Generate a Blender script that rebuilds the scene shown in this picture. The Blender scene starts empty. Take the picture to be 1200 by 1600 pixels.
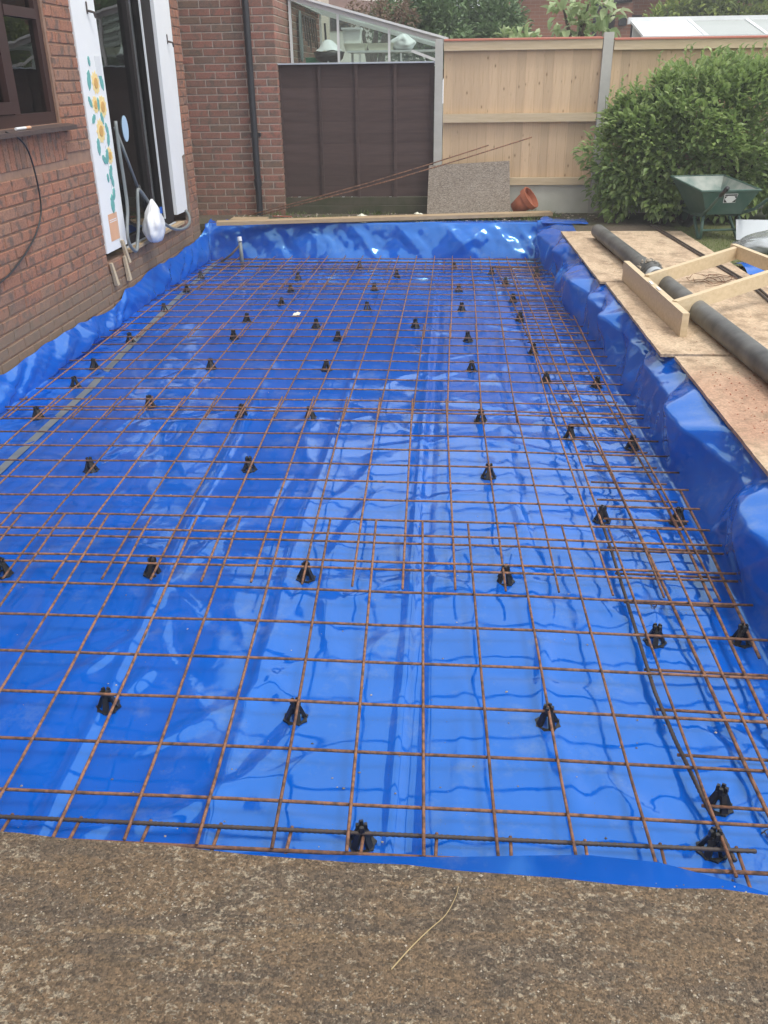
import bpy, math, random
from mathutils import Vector, Matrix, noise
random.seed(7)
scn = bpy.context.scene
# ------------------------------------------------------------------ camera, sky, sun, exposure
cam_d = bpy.data.cameras.new('camera'); cam = bpy.data.objects.new('camera', cam_d)
scn.collection.objects.link(cam); scn.camera = cam
cam_d.sensor_fit = 'VERTICAL'; cam_d.sensor_height = 24.0; cam_d.lens = 24.0*1360/1600
cam_d.clip_start = 0.05; cam_d.clip_end = 500
cam.matrix_world = Matrix(((0.99746003, -0.02056014, 0.06819657, 0.0),
                           (0.07019678, 0.44611039, -0.89222079, 0.0),
                           (-0.01207901, 0.89474175, 0.44642054, 1.76),
                           (0, 0, 0, 1)))
SUN_EL, SUN_AZ = math.radians(62), math.radians(122)      # azimuth clockwise from +Y
world = bpy.data.worlds.new('World'); scn.world = world; world.use_nodes = True
wn, wl = world.node_tree.nodes, world.node_tree.links
sky = wn.new('ShaderNodeTexSky'); sky.sky_type = 'NISHITA'; sky.sun_disc = False
sky.sun_elevation = SUN_EL; sky.sun_rotation = SUN_AZ; sky.dust_density = 4.0; sky.air_density = 1.2
hs = wn.new('ShaderNodeHueSaturation'); hs.inputs['Saturation'].default_value = 0.16
mixc = wn.new('ShaderNodeMixRGB'); mixc.inputs[0].default_value = 0.55; mixc.inputs[2].default_value = (9.0, 9.3, 9.8, 1)
bg = wn['Background']; bg.inputs['Strength'].default_value = 0.14
wl.new(sky.outputs[0], hs.inputs['Color']); wl.new(hs.outputs[0], mixc.inputs[1]); wl.new(mixc.outputs[0], bg.inputs['Color'])
sun_d = bpy.data.lights.new('sun', 'SUN'); sun_d.energy = 1.15; sun_d.angle = math.radians(14); sun_d.color = (1.0, 0.96, 0.9)
sun = bpy.data.objects.new('sun', sun_d); scn.collection.objects.link(sun)
sdir = Vector((math.sin(SUN_AZ)*math.cos(SUN_EL), math.cos(SUN_AZ)*math.cos(SUN_EL), math.sin(SUN_EL)))
sun.rotation_euler = sdir.to_track_quat('Z', 'Y').to_euler()
vs = scn.view_settings; vs.view_transform = 'Standard'; vs.look = 'None'; vs.gamma = 1.0; vs.exposure = 0.5
vs.use_curve_mapping = False

# ------------------------------------------------------------------ helpers
COL = scn.collection
WO = {}                                   # world origin of every object
def V(*a): return Vector(a)
def tag(o, label=None, cat=None, group=None, kind=None):
    if label: o['label'] = label
    if cat: o['category'] = cat
    if group: o['group'] = group
    if kind: o['kind'] = kind
    return o
def empty(name, loc, label, cat, group=None):
    o = bpy.data.objects.new(name, None); COL.objects.link(o); o.location = loc
    o.empty_display_size = 0.1; WO[o] = Vector(loc)
    return tag(o, label, cat, group)
def link(name, me, parent=None, world_loc=None):
    o = bpy.data.objects.new(name, me); COL.objects.link(o)
    wl_ = Vector(world_loc) if world_loc is not None else (WO[parent] if parent else Vector((0, 0, 0)))
    if parent: o.parent = parent; o.location = wl_ - WO[parent]
    else: o.location = wl_
    WO[o] = wl_
    return o
class MB:
    def __init__(s): s.v = []; s.f = []
    def add(s, vs_, fs):
        n = len(s.v); s.v += [Vector(p) for p in vs_]; s.f += [tuple(i+n for i in f) for f in fs]; return s
    def box(s, x0, x1, y0, y1, z0, z1):
        return s.add([(x0,y0,z0),(x1,y0,z0),(x1,y1,z0),(x0,y1,z0),(x0,y0,z1),(x1,y0,z1),(x1,y1,z1),(x0,y1,z1)],
                     [(0,3,2,1),(4,5,6,7),(0,1,5,4),(1,2,6,5),(2,3,7,6),(3,0,4,7)])
    def hexa(s, bot, top):                 # 4 bottom points, 4 top points
        return s.add(list(bot)+list(top), [(0,3,2,1),(4,5,6,7),(0,1,5,4),(1,2,6,5),(2,3,7,6),(3,0,4,7)])
    def beam(s, a, b, w, h, up=(0,0,1)):
        a, b = Vector(a), Vector(b); d = (b-a).normalized(); u = Vector(up)
        r = d.cross(u).normalized()*w/2; u2 = r.cross(d).normalized()*h/2
        return s.hexa([a-r-u2, a+r-u2, b+r-u2, b-r-u2], [a-r+u2, a+r+u2, b+r+u2, b-r+u2])
    def tube(s, pts, r, n=8, cap=True, rads=None):
        pts = [Vector(p) for p in pts]; base = len(s.v); up = None
        for k, p in enumerate(pts):
            d = (pts[min(k+1, len(pts)-1)]-pts[max(k-1, 0)]).normalized()
            if up is None: up = d.orthogonal().normalized()
            up = (up-d*up.dot(d)).normalized(); q = d.cross(up); rr = rads[k] if rads else r
            for i in range(n):
                a = 2*math.pi*i/n; s.v.append(p+(up*math.cos(a)+q*math.sin(a))*rr)
        for k in range(len(pts)-1):
            for i in range(n):
                j = (i+1) % n
                s.f.append((base+k*n+i, base+k*n+j, base+(k+1)*n+j, base+(k+1)*n+i))
        if cap:
            s.f.append(tuple(base+i for i in reversed(range(n)))); e = base+(len(pts)-1)*n
            s.f.append(tuple(e+i for i in range(n)))
        return s
    def lathe(s, prof, n=16, c=(0,0,0), M=None, close=False):
        base = len(s.v); c = Vector(c); m = len(prof)
        for r, z in prof:
            for i in range(n):
                a = 2*math.pi*i/n; p = Vector((r*math.cos(a), r*math.sin(a), z))
                s.v.append(c+(M @ p if M else p))
        for k in range(m-1 if not close else m):
            k2 = (k+1) % m
            for i in range(n):
                j = (i+1) % n
                s.f.append((base+k*n+i, base+k*n+j, base+k2*n+j, base+k2*n+i))
        return s
    def prism(s, poly, d):                 # polygon of 3-D points pushed along d
        n = len(poly); d = Vector(d); poly = [Vector(p) for p in poly]
        return s.add(poly+[p+d for p in poly], [tuple(reversed(range(n))), tuple(range(n, 2*n))] +
                     [(i, (i+1) % n, n+(i+1) % n, n+i) for i in range(n)])
    def mesh(s, name, m, org=(0,0,0), smooth=False, fix=True):
        me = bpy.data.meshes.new(name); o = Vector(org)
        me.from_pydata([p-o for p in s.v], [], s.f); me.materials.append(m)
        if fix:
            import bmesh
            b = bmesh.new(); b.from_mesh(me); bmesh.ops.recalc_face_normals(b, faces=b.faces); b.to_mesh(me); b.free()
        if smooth:
            me.polygons.foreach_set('use_smooth', [True]*len(me.polygons))
        me.update(); return me
    def build(s, name, m, parent=None, org=None, smooth=False, fix=True):
        o_ = Vector(org) if org is not None else (WO[parent] if parent else Vector((0,0,0)))
        return link(name, s.mesh(name, m, o_, smooth, fix), parent, o_)
def sm(o, ang=35):
    me = o.data; me.polygons.foreach_set('use_smooth', [True]*len(me.polygons)); me.set_sharp_from_angle(angle=math.radians(ang)); return o

# ------------------------------------------------------------------ materials
MATS = {}
def newmat(name):
    m = bpy.data.materials.new(name); m.use_nodes = True; nt = m.node_tree
    return m, nt.nodes, nt.links, nt.nodes['Principled BSDF']
def ramp(N, L, fac, stops):
    r = N.new('ShaderNodeValToRGB'); e = r.color_ramp.elements
    while len(e) < len(stops): e.new(0.5)
    for k, (p, c) in enumerate(stops): e[k].position = p; e[k].color = (*c, 1) if len(c) == 3 else c
    L.new(fac, r.inputs[0]); return r.outputs[0]
def tex(N, L, scale, detail=4, rough=.6, coord='Object', stretch=None, dist=0):
    tc = N.new('ShaderNodeTexCoord'); out = tc.outputs[coord]
    if stretch:
        mp = N.new('ShaderNodeMapping'); mp.inputs['Scale'].default_value = stretch; L.new(out, mp.inputs[0]); out = mp.outputs[0]
    t = N.new('ShaderNodeTexNoise'); t.inputs['Scale'].default_value = scale; t.inputs['Detail'].default_value = detail
    t.inputs['Roughness'].default_value = rough; t.inputs['Distortion'].default_value = dist
    L.new(out, t.inputs['Vector']); return t.outputs['Fac']
def bump(N, L, b, h, strength=.3, dist=.01):
    n = N.new('ShaderNodeBump'); n.inputs['Strength'].default_value = strength; n.inputs['Distance'].default_value = dist
    L.new(h, n.inputs['Height']); L.new(n.outputs[0], b.inputs['Normal'])
def mix(N, L, f, a, b, mode='MIX'):
    m = N.new('ShaderNodeMixRGB'); m.blend_type = mode
    for k, x in ((0, f), (1, a), (2, b)):
        if hasattr(x, 'links'): L.new(x, m.inputs[k])
        else: m.inputs[k].default_value = x if k == 0 else ((*x, 1) if len(x) == 3 else x)
    return m.outputs[0]
def rnd(N, L):                              # random value for each object / each loose piece
    oi = N.new('ShaderNodeObjectInfo'); g = N.new('ShaderNodeNewGeometry')
    a = N.new('ShaderNodeMath'); a.operation = 'ADD'; L.new(oi.outputs['Random'], a.inputs[0]); L.new(g.outputs['Random Per Island'], a.inputs[1])
    f = N.new('ShaderNodeMath'); f.operation = 'FRACT'; L.new(a.outputs[0], f.inputs[0]); return f.outputs[0]
def plain(name, c1, c2=None, scale=8, rough=.6, bmp=.2, bscale=None, metal=0, stretch=None, rnd_amt=0, spec=.5, bdist=.004):
    m, N, L, b = newmat(name); c2 = c2 or tuple(x*.8 for x in c1)
    t = tex(N, L, scale, stretch=stretch); col = ramp(N, L, t, [(.3, c1), (.7, c2)])
    if rnd_amt:
        v = N.new('ShaderNodeHueSaturation'); r = rnd(N, L); mr = N.new('ShaderNodeMapRange')
        mr.inputs[3].default_value = 1-rnd_amt; mr.inputs[4].default_value = 1+rnd_amt
        L.new(r, mr.inputs[0]); L.new(mr.outputs[0], v.inputs['Value']); L.new(col, v.inputs['Color']); col = v.outputs[0]
    L.new(col, b.inputs['Base Color']); b.inputs['Roughness'].default_value = rough; b.inputs['Metallic'].default_value = metal
    b.inputs['Specular IOR Level'].default_value = spec
    if bmp: bump(N, L, b, tex(N, L, bscale or scale*6, stretch=stretch), bmp, bdist)
    MATS[name] = m; return m
def brickmat(name, stops, dark, light=None):
    m, N, L, b = newmat(name); r = rnd(N, L)
    c = ramp(N, L, r, stops); t = tex(N, L, 9, 5, .65, 'Object'); 
    tc = N.new('ShaderNodeTexCoord')
    gm = N.new('ShaderNodeNewGeometry')
    big = N.new('ShaderNodeTexNoise'); big.inputs['Scale'].default_value = 14; big.inputs['Detail'].default_value = 3; L.new(gm.outputs['Position'], big.inputs['Vector'])
    blot = ramp(N, L, big.outputs['Fac'], [(.50, (0, 0, 0)), (.64, (1, 1, 1))])
    bw = N.new('ShaderNodeMath'); bw.operation = 'MULTIPLY'; bw.inputs[1].default_value = .75; L.new(blot, bw.inputs[0])
    c = mix(N, L, bw.outputs[0], c, dark)
    fine = N.new('ShaderNodeTexNoise'); fine.inputs['Scale'].default_value = 90; fine.inputs['Detail'].default_value = 4; L.new(gm.outputs['Position'], fine.inputs['Vector'])
    fr = ramp(N, L, fine.outputs['Fac'], [(.3, (.72, .72, .72)), (.7, (1.2, 1.2, 1.2))])
    c = mix(N, L, 1.0, c, fr, 'MULTIPLY')
    if light:                               # damp, dirty low courses
        sx = N.new('ShaderNodeSeparateXYZ'); L.new(gm.outputs['Position'], sx.inputs[0])
        w2 = N.new('ShaderNodeTexNoise'); w2.inputs['Scale'].default_value = 5; L.new(gm.outputs['Position'], w2.inputs['Vector'])
        ad = N.new('ShaderNodeMath'); ad.operation = 'MULTIPLY_ADD'; ad.inputs[1].default_value = .35; L.new(w2.outputs['Fac'], ad.inputs[0]); L.new(sx.outputs['Z'], ad.inputs[2])
        dm = ramp(N, L, ad.outputs[0], [(.45, (.85, .85, .85)), (.68, (0, 0, 0))])
        c = mix(N, L, dm, c, light)
    L.new(c, b.inputs['Base Color']); b.inputs['Roughness'].default_value = .88
    bump(N, L, b, fine.outputs['Fac'], .5, .004); MATS[name] = m; return m
brickmat('brick', [(0, (.305, .140, .086)), (.3, (.365, .160, .096)), (.6, (.285, .135, .086)), (.85, (.315, .168, .108)), (1, (.225, .125, .088))], (.115, .087, .072), (.20, .145, .10))
brickmat('brick_far', [(0, (.25, .145, .105)), (.35, (.33, .15, .11)), (.6, (.23, .15, .105)), (.85, (.38, .165, .12)), (1, (.20, .135, .10))], (.15, .115, .09))
plain('mortar', (.33, .195, .13), (.23, .14, .098), 12, .95, .5)
plain('mortar_far', (.62, .53, .44), (.52, .44, .36), 15, .95, .4)
def bricktex(name, c1, c2, mo):
    m, N, L, b = newmat(name); tc = N.new('ShaderNodeTexCoord'); mp = N.new('ShaderNodeMapping'); sp = N.new('ShaderNodeSeparateXYZ'); cb = N.new('ShaderNodeCombineXYZ')
    a = N.new('ShaderNodeMath'); a.operation = 'ADD'; gm = N.new('ShaderNodeNewGeometry')
    L.new(gm.outputs['Position'], sp.inputs[0]); L.new(sp.outputs[0], a.inputs[0]); L.new(sp.outputs[1], a.inputs[1]); L.new(a.outputs[0], cb.inputs[0]); L.new(sp.outputs[2], cb.inputs[1])
    bt = N.new('ShaderNodeTexBrick'); bt.inputs['Scale'].default_value = 1; bt.inputs['Brick Width'].default_value = .237; bt.inputs['Row Height'].default_value = .079
    bt.inputs['Mortar Size'].default_value = .006; bt.inputs['Color1'].default_value = (*c1, 1); bt.inputs['Color2'].default_value = (*c2, 1); bt.inputs['Mortar'].default_value = (*mo, 1)
    L.new(cb.outputs[0], bt.inputs['Vector']); L.new(bt.outputs['Color'], b.inputs['Base Color']); b.inputs['Roughness'].default_value = .9
    bump(N, L, b, bt.outputs['Fac'], -.3, .006); MATS[name] = m
bricktex('wall_brickwork', (.27, .11, .07), (.21, .09, .06), (.24, .14, .1))
bricktex('far_brickwork', (.36, .15, .09), (.30, .13, .085), (.36, .25, .18))
plain('white_board', (.84, .85, .84), (.80, .81, .80), 3, .55, .06)
plain('plaster_torn', (.30, .22, .16), (.16, .11, .08), 14, .95, .6)
plain('brown_frame', (.050, .021, .018), (.038, .017, .015), 5, .5, .03, spec=.3)
plain('dark_frame', (.016, .011, .011), (.011, .008, .008), 5, .6, .03, spec=.2)
plain('sill_brown', (.10, .065, .055), (.06, .04, .035), 18, .5, .2, stretch=(6, 1, 1))
plain('room_wall', (.30, .28, .25), (.25, .23, .21), 1, .9, 0)
plain('curtain', (.24, .25, .22), (.17, .18, .165), 20, .9, .2, stretch=(1, 8, .2))
plain('pale_blue', (.42, .58, .72), (.42, .58, .72), 2, .5, 0)
plain('petal', (.88, .72, .33), (.85, .62, .26), 40, .6, 0)
plain('flower_eye', (.70, .42, .13), (.6, .33, .1), 60, .6, 0)
plain('teal_leaf', (.16, .45, .40), (.12, .36, .34), 50, .6, 0)
plain('orange_label', (.74, .42, .25), (.68, .38, .22), 8, .6, 0)
plain('grey_hose', (.22, .24, .24), (.17, .19, .19), 14, .4, .1)
plain('black_plastic', (.014, .014, .015), (.02, .02, .02), 9, .38, .1)
plain('black_pipe', (.028, .028, .028), (.17, .17, .155), 3.2, .5, .3, bscale=30)
plain('drain_black', (.022, .023, .027), (.03, .03, .034), 4, .4, .05)
plain('white_plastic', (.80, .81, .82), (.74, .75, .77), 8, .35, .25, bscale=18)
plain('white_frame', (.76, .78, .78), (.70, .72, .72), 4, .4, .03)
plain('pale_wood', (.66, .53, .35), (.56, .44, .27), 5, .75, .15, stretch=(1, 9, 9))
plain('peg_wood', (.62, .50, .34), (.5, .4, .27), 9, .8, .2)
plain('plank_wood', (.50, .37, .22), (.38, .27, .16), 4, .8, .25, stretch=(1, 10, 10))
plain('concrete', (.54, .53, .47), (.44, .43, .38), 6, .95, .5, bscale=60)
plain('gravel_concrete', (.62, .61, .53), (.52, .52, .44), 4, .95, .5, bscale=50)
plain('terracotta', (.40, .125, .06), (.34, .11, .055), 6, .8, .15)
plain('barrow_green', (.035, .095, .07), (.075, .125, .10), 7, .45, .1)
plain('barrow_inside', (.50, .50, .45), (.12, .20, .17), 4, .6, .3)
plain('steel_dark', (.05, .042, .038), (.09, .06, .045), 20, .6, .3)
plain('grey_panel', (.52, .56, .58), (.47, .51, .54), 3, .4, 0)
plain('tape_grey', (.20, .215, .22), (.13, .17, .21), 6, .4, .1)
plain('bark', (.10, .075, .05), (.06, .045, .03), 8, .95, .6)
plain('gravel_stone', (.36, .31, .24), (.22, .19, .15), 40, .95, .4, rnd_amt=.65)
plain('cream_render', (.72, .68, .60), (.66, .62, .55), 2, .9, .1)
plain('roof_tile', (.17, .10, .08), (.12, .075, .06), 6, .9, .4)
plain('rope', (.5, .42, .28), (.42, .34, .2), 20, .9, .2)
plain('red_cap', (.42, .12, .08), (.34, .14, .09), 12, .8, .2, stretch=(1, 8, 8))
plain('green_box', (.03, .19, .09), (.03, .17, .08), 5, .5, .05)
plain('cream_box', (.78, .77, .62), (.74, .73, .6), 3, .6, .05)
plain('orange_plastic', (.55, .12, .03), (.5, .1, .03), 4, .5, .05)
plain('straw', (.46, .35, .18), (.38, .29, .15), 20, .8, .2)
plain('brown_fence', (.090, .057, .049), (.066, .042, .037), 3, .9, .3, bscale=20, stretch=(1, 8, 8), rnd_amt=.14)
plain('mossy_board', (.10, .085, .06), (.055, .06, .03), 6, .95, .5, bscale=26)
plain('water_film', (.2, .2, .2), (.2, .2, .2), 2, .3, 0)
def fencewood(name):
    m, N, L, b = newmat(name); g = tex(N, L, 3.0, 6, .6, 'Object', (14, 14, .55), 1.2)
    col = ramp(N, L, g, [(.28, (.585, .41, .245)), (.5, (.66, .48, .30)), (.72, (.50, .335, .19))])
    kn = N.new('ShaderNodeTexVoronoi'); kn.inputs['Scale'].default_value = 5.6; tc = N.new('ShaderNodeTexCoord'); mp = N.new('ShaderNodeMapping'); mp.inputs['Scale'].default_value = (2.2, 1, 1.1)
    oi = N.new('ShaderNodeObjectInfo'); L.new(tc.outputs['Object'], mp.inputs[0]); ad = N.new('ShaderNodeVectorMath'); L.new(mp.outputs[0], ad.inputs[0])
    sc = N.new('ShaderNodeVectorMath'); sc.operation = 'SCALE'; sc.inputs[0].default_value = (3, 7, 13); L.new(oi.outputs['Random'], sc.inputs['Scale']); L.new(sc.outputs[0], ad.inputs[1]); L.new(ad.outputs[0], kn.inputs['Vector'])
    kf = ramp(N, L, kn.outputs['Distance'], [(.05, (.85, .85, .85)), (.10, (.25, .25, .25)), (.19, (0, 0, 0))])
    col = mix(N, L, kf, col, (.22, .12, .055))
    v = N.new('ShaderNodeHueSaturation'); mr = N.new('ShaderNodeMapRange'); mr.inputs[3].default_value = .90; mr.inputs[4].default_value = 1.10
    L.new(rnd(N, L), mr.inputs[0]); L.new(mr.outputs[0], v.inputs['Value']); L.new(col, v.inputs['Color'])
    L.new(v.outputs[0], b.inputs['Base Color']); b.inputs['Roughness'].default_value = .8; bump(N, L, b, g, .2, .004); MATS[name] = m
fencewood('fence_wood')
def rustmat():
    m, N, L, b = newmat('rust'); gm = N.new('ShaderNodeNewGeometry')
    t = N.new('ShaderNodeTexNoise'); t.inputs['Scale'].default_value = 45; t.inputs['Detail'].default_value = 5; L.new(gm.outputs['Position'], t.inputs['Vector'])
    c = ramp(N, L, t.outputs['Fac'], [(.3, (.075, .047, .036)), (.46, (.19, .092, .052)), (.60, (.33, .155, .08)), (.76, (.13, .092, .075))])
    v = N.new('ShaderNodeHueSaturation'); mr = N.new('ShaderNodeMapRange'); mr.inputs[3].default_value = .7; mr.inputs[4].default_value = 1.15
    L.new(rnd(N, L), mr.inputs[0]); L.new(mr.outputs[0], v.inputs['Value']); L.new(c, v.inputs['Color'])
    L.new(v.outputs[0], b.inputs['Base Color']); b.inputs['Roughness'].default_value = .75
    w = N.new('ShaderNodeTexNoise'); w.inputs['Scale'].default_value = 260; L.new(gm.outputs['Position'], w.inputs['Vector'])
    bump(N, L, b, w.outputs['Fac'], .8, .003); MATS['rust'] = m
rustmat()
def filmmat():
    m, N, L, b = newmat('blue_film'); gm = N.new('ShaderNodeNewGeometry')
    t = N.new('ShaderNodeTexNoise'); t.inputs['Scale'].default_value = 1.6; t.inputs['Detail'].default_value = 4; L.new(gm.outputs['Position'], t.inputs['Vector'])
    c = ramp(N, L, t.outputs['Fac'], [(.3, (.0006, .092, .48)), (.7, (.0012, .110, .56))])
    sp = N.new('ShaderNodeTexVoronoi'); sp.inputs['Scale'].default_value = 75; L.new(gm.outputs['Position'], sp.inputs['Vector'])
    sf = ramp(N, L, sp.outputs['Distance'], [(.07, (1, 1, 1)), (.12, (0, 0, 0))])
    sr = N.new('ShaderNodeSeparateColor'); L.new(sp.outputs['Color'], sr.inputs[0])
    pick = ramp(N, L, sr.outputs[0], [(.66, (0, 0, 0)), (.72, (1, 1, 1))])
    k = mix(N, L, 1.0, sf, pick, 'MULTIPLY')
    c = mix(N, L, k, c, (.06, .07, .10))
    du = N.new('ShaderNodeTexNoise'); du.inputs['Scale'].default_value = 5; du.inputs['Detail'].default_value = 6; du.inputs['Roughness'].default_value = .7; L.new(gm.outputs['Position'], du.inputs['Vector'])
    df = ramp(N, L, du.outputs['Fac'], [(.54, (0, 0, 0)), (.80, (.5, .5, .5))])
    c = mix(N, L, df, c, (.20, .26, .38))
    L.new(c, b.inputs['Base Color'])
    rr = ramp(N, L, du.outputs['Fac'], [(.4, (.06, .06, .06)), (.75, (.22, .22, .22))]); L.new(rr, b.inputs['Roughness'])
    b.inputs['Specular IOR Level'].default_value = 1.0; b.inputs['IOR'].default_value = 1.55; b.inputs['Specular Tint'].default_value = (.50, .92, 1, 1)
    w = N.new('ShaderNodeTexNoise'); w.inputs['Scale'].default_value = 7; w.inputs['Detail'].default_value = 3; w.inputs['Distortion'].default_value = .6; L.new(gm.outputs['Position'], w.inputs['Vector'])
    mp = N.new('ShaderNodeMapping'); mp.inputs['Scale'].default_value = (1.5, .8, 1.2); L.new(gm.outputs['Position'], mp.inputs[0])
    rg = N.new('ShaderNodeTexNoise'); rg.noise_type = 'RIDGED_MULTIFRACTAL'; rg.inputs['Scale'].default_value = 2.6; rg.inputs['Detail'].default_value = 2.5; rg.inputs['Roughness'].default_value = .45; rg.inputs['Distortion'].default_value = .5; L.new(mp.outputs[0], rg.inputs['Vector'])
    pk = N.new('ShaderNodeTexNoise'); pk.inputs['Scale'].default_value = .9; pk.inputs['Detail'].default_value = 2; L.new(gm.outputs['Position'], pk.inputs['Vector'])
    pm = ramp(N, L, pk.outputs['Fac'], [(.40, (.15, .15, .15)), (.62, (1, 1, 1))])
    rm = N.new('ShaderNodeMath'); rm.operation = 'MULTIPLY'; L.new(rg.outputs['Fac'], rm.inputs[0]); L.new(pm, rm.inputs[1])
    b1 = N.new('ShaderNodeBump'); b1.inputs['Strength'].default_value = .8; b1.inputs['Distance'].default_value = .008; L.new(rm.outputs[0], b1.inputs['Height'])
    b2 = N.new('ShaderNodeBump'); b2.inputs['Strength'].default_value = .12; b2.inputs['Distance'].default_value = .012; L.new(w.outputs['Fac'], b2.inputs['Height'])
    L.new(b1.outputs[0], b2.inputs['Normal']); L.new(b2.outputs[0], b.inputs['Normal'])
    MATS['blue_film'] = m
filmmat()
def mudply():
    m, N, L, b = newmat('muddy_ply')
    g = tex(N, L, 2.6, 8, .66, 'Object', (1, 3.5, 1), .4); fl = tex(N, L, 64, 8, .70, 'Object', (1, 1.25, 1), .4); fn = tex(N, L, 240, 4, .7); cl = tex(N, L, 3.6, 5, .65)
    st = tex(N, L, 3.0, 7, .65, 'Object', (.5, 16, 1), .3)
    c = ramp(N, L, g, [(.3, (.135, .10, .066)), (.46, (.19, .133, .080)), (.56, (.13, .10, .071)), (.72, (.23, .16, .094))])
    c = mix(N, L, ramp(N, L, st, [(.56, (0, 0, 0)), (.70, (.7, .7, .7))]), c, (.27, .19, .105))
    ad = N.new('ShaderNodeMath'); ad.operation = 'MULTIPLY_ADD'; ad.inputs[1].default_value = .34; L.new(cl, ad.inputs[0]); L.new(fl, ad.inputs[2])
    ff = ramp(N, L, ad.outputs[0], [(.725, (0, 0, 0)), (.775, (.8, .8, .8))])
    c = mix(N, L, ff, c, (.38, .325, .235))
    dk = ramp(N, L, fl, [(.34, (.6, .6, .6)), (.43, (0, 0, 0))]); c = mix(N, L, dk, c, (.062, .052, .043))
    vo = N.new('ShaderNodeTexVoronoi'); vo.inputs['Scale'].default_value = 230; tc = N.new('ShaderNodeTexCoord'); L.new(tc.outputs['Object'], vo.inputs['Vector'])
    sv = N.new('ShaderNodeSeparateColor'); L.new(vo.outputs['Color'], sv.inputs[0])
    c = mix(N, L, 1.0, c, ramp(N, L, sv.outputs[0], [(0, (.55, .55, .55)), (.5, (1, 1, 1)), (1, (1.55, 1.5, 1.45))]), 'MULTIPLY')
    L.new(c, b.inputs['Base Color']); b.inputs['Roughness'].default_value = .92
    hh = N.new('ShaderNodeMath'); hh.operation = 'MULTIPLY_ADD'; hh.inputs[1].default_value = .5; L.new(fn, hh.inputs[0]); L.new(ad.outputs[0], hh.inputs[2])
    h2 = N.new('ShaderNodeMath'); h2.operation = 'MULTIPLY_ADD'; h2.inputs[1].default_value = -.5; L.new(vo.outputs['Distance'], h2.inputs[0]); L.new(hh.outputs[0], h2.inputs[2]); bump(N, L, b, h2.outputs[0], .9, .010); MATS['muddy_ply'] = m
mudply()
def tanply():
    m, N, L, b = newmat('tan_ply')
    g = tex(N, L, 1.6, 8, .65, 'Object', (3, 1, 1), .6); fn = tex(N, L, 70, 5, .7); st = tex(N, L, 6, 6, .7)
    c = ramp(N, L, g, [(.28, (.46, .33, .205)), (.45, (.58, .44, .295)), (.55, (.50, .365, .24)), (.74, (.37, .265, .17))])
    gm = N.new('ShaderNodeNewGeometry'); ds = N.new('ShaderNodeVectorMath'); ds.operation = 'DISTANCE'; ds.inputs[1].default_value = (1.48, 4.1, .3); L.new(gm.outputs['Position'], ds.inputs[0])
    nd = N.new('ShaderNodeMath'); nd.operation = 'MULTIPLY_ADD'; nd.inputs[1].default_value = -.8; L.new(fn, nd.inputs[0]); L.new(ds.outputs['Value'], nd.inputs[2])
    rd = ramp(N, L, nd.outputs[0], [(-.05, (.42, .42, .42)), (.30, (0, 0, 0))]); c = mix(N, L, rd, c, (.36, .14, .09))
    sf = ramp(N, L, st, [(.50, (0, 0, 0)), (.66, (.8, .8, .8))]); c = mix(N, L, sf, c, (.24, .165, .10))
    c = mix(N, L, 1.0, c, ramp(N, L, fn, [(.28, (.62, .62, .62)), (.72, (1.35, 1.35, 1.35))]), 'MULTIPLY')
    L.new(c, b.inputs['Base Color']); b.inputs['Roughness'].default_value = .88; bump(N, L, b, fn, .35, .004); MATS['tan_ply'] = m
tanply()
def chipmat():
    m, N, L, b = newmat('chipboard'); tc = N.new('ShaderNodeTexCoord'); v = N.new('ShaderNodeTexVoronoi'); v.inputs['Scale'].default_value = 75; mp = N.new('ShaderNodeMapping'); mp.inputs['Scale'].default_value = (1, 1, 2.2)
    L.new(tc.outputs['Object'], mp.inputs[0]); L.new(mp.outputs[0], v.inputs['Vector']); s = N.new('ShaderNodeSeparateColor'); L.new(v.outputs['Color'], s.inputs[0])
    c = ramp(N, L, s.outputs[0], [(0, (.17, .135, .105)), (.4, (.25, .205, .16)), (.75, (.31, .265, .21)), (1, (.38, .335, .27))])
    L.new(c, b.inputs['Base Color']); b.inputs['Roughness'].default_value = .9; bump(N, L, b, v.outputs['Distance'], .3, .004); MATS['chipboard'] = m
chipmat()
def soilmat():
    m, N, L, b = newmat('soil'); g = tex(N, L, 2.5, 8, .7); fn = tex(N, L, 40, 5, .7); mo = tex(N, L, 1.3, 5, .6)
    c = ramp(N, L, g, [(.3, (.085, .065, .045)), (.6, (.13, .10, .07)), (.8, (.20, .16, .11))])
    c = mix(N, L, ramp(N, L, mo, [(.45, (0, 0, 0)), (.62, (.7, .7, .7))]), c, (.085, .10, .035))
    c = mix(N, L, 1.0, c, ramp(N, L, fn, [(.3, (.6, .6, .6)), (.7, (1.3, 1.3, 1.3))]), 'MULTIPLY')
    L.new(c, b.inputs['Base Color']); b.inputs['Roughness'].default_value = .97; bump(N, L, b, fn, .8, .02); MATS['soil'] = m
soilmat()
plain('lawn_soil', (.10, .12, .035), (.13, .13, .05), 8, .95, .5, bscale=60)
def leafmat(name, cs, rough=.42, trans=.25):
    m, N, L, b = newmat(name); r = rnd(N, L); c = ramp(N, L, r, [(k/(len(cs)-1), x) for k, x in enumerate(cs)])
    L.new(c, b.inputs['Base Color']); b.inputs['Roughness'].default_value = rough; b.inputs['Specular IOR Level'].default_value = .4
    tr = N.new('ShaderNodeBsdfTranslucent'); L.new(c, tr.inputs[0]); ms = N.new('ShaderNodeMixShader'); ms.inputs[0].default_value = trans
    L.new(b.outputs[0], ms.inputs[1]); L.new(tr.outputs[0], ms.inputs[2]); L.new(ms.outputs[0], N['Material Output'].inputs[0]); MATS[name] = m
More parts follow.
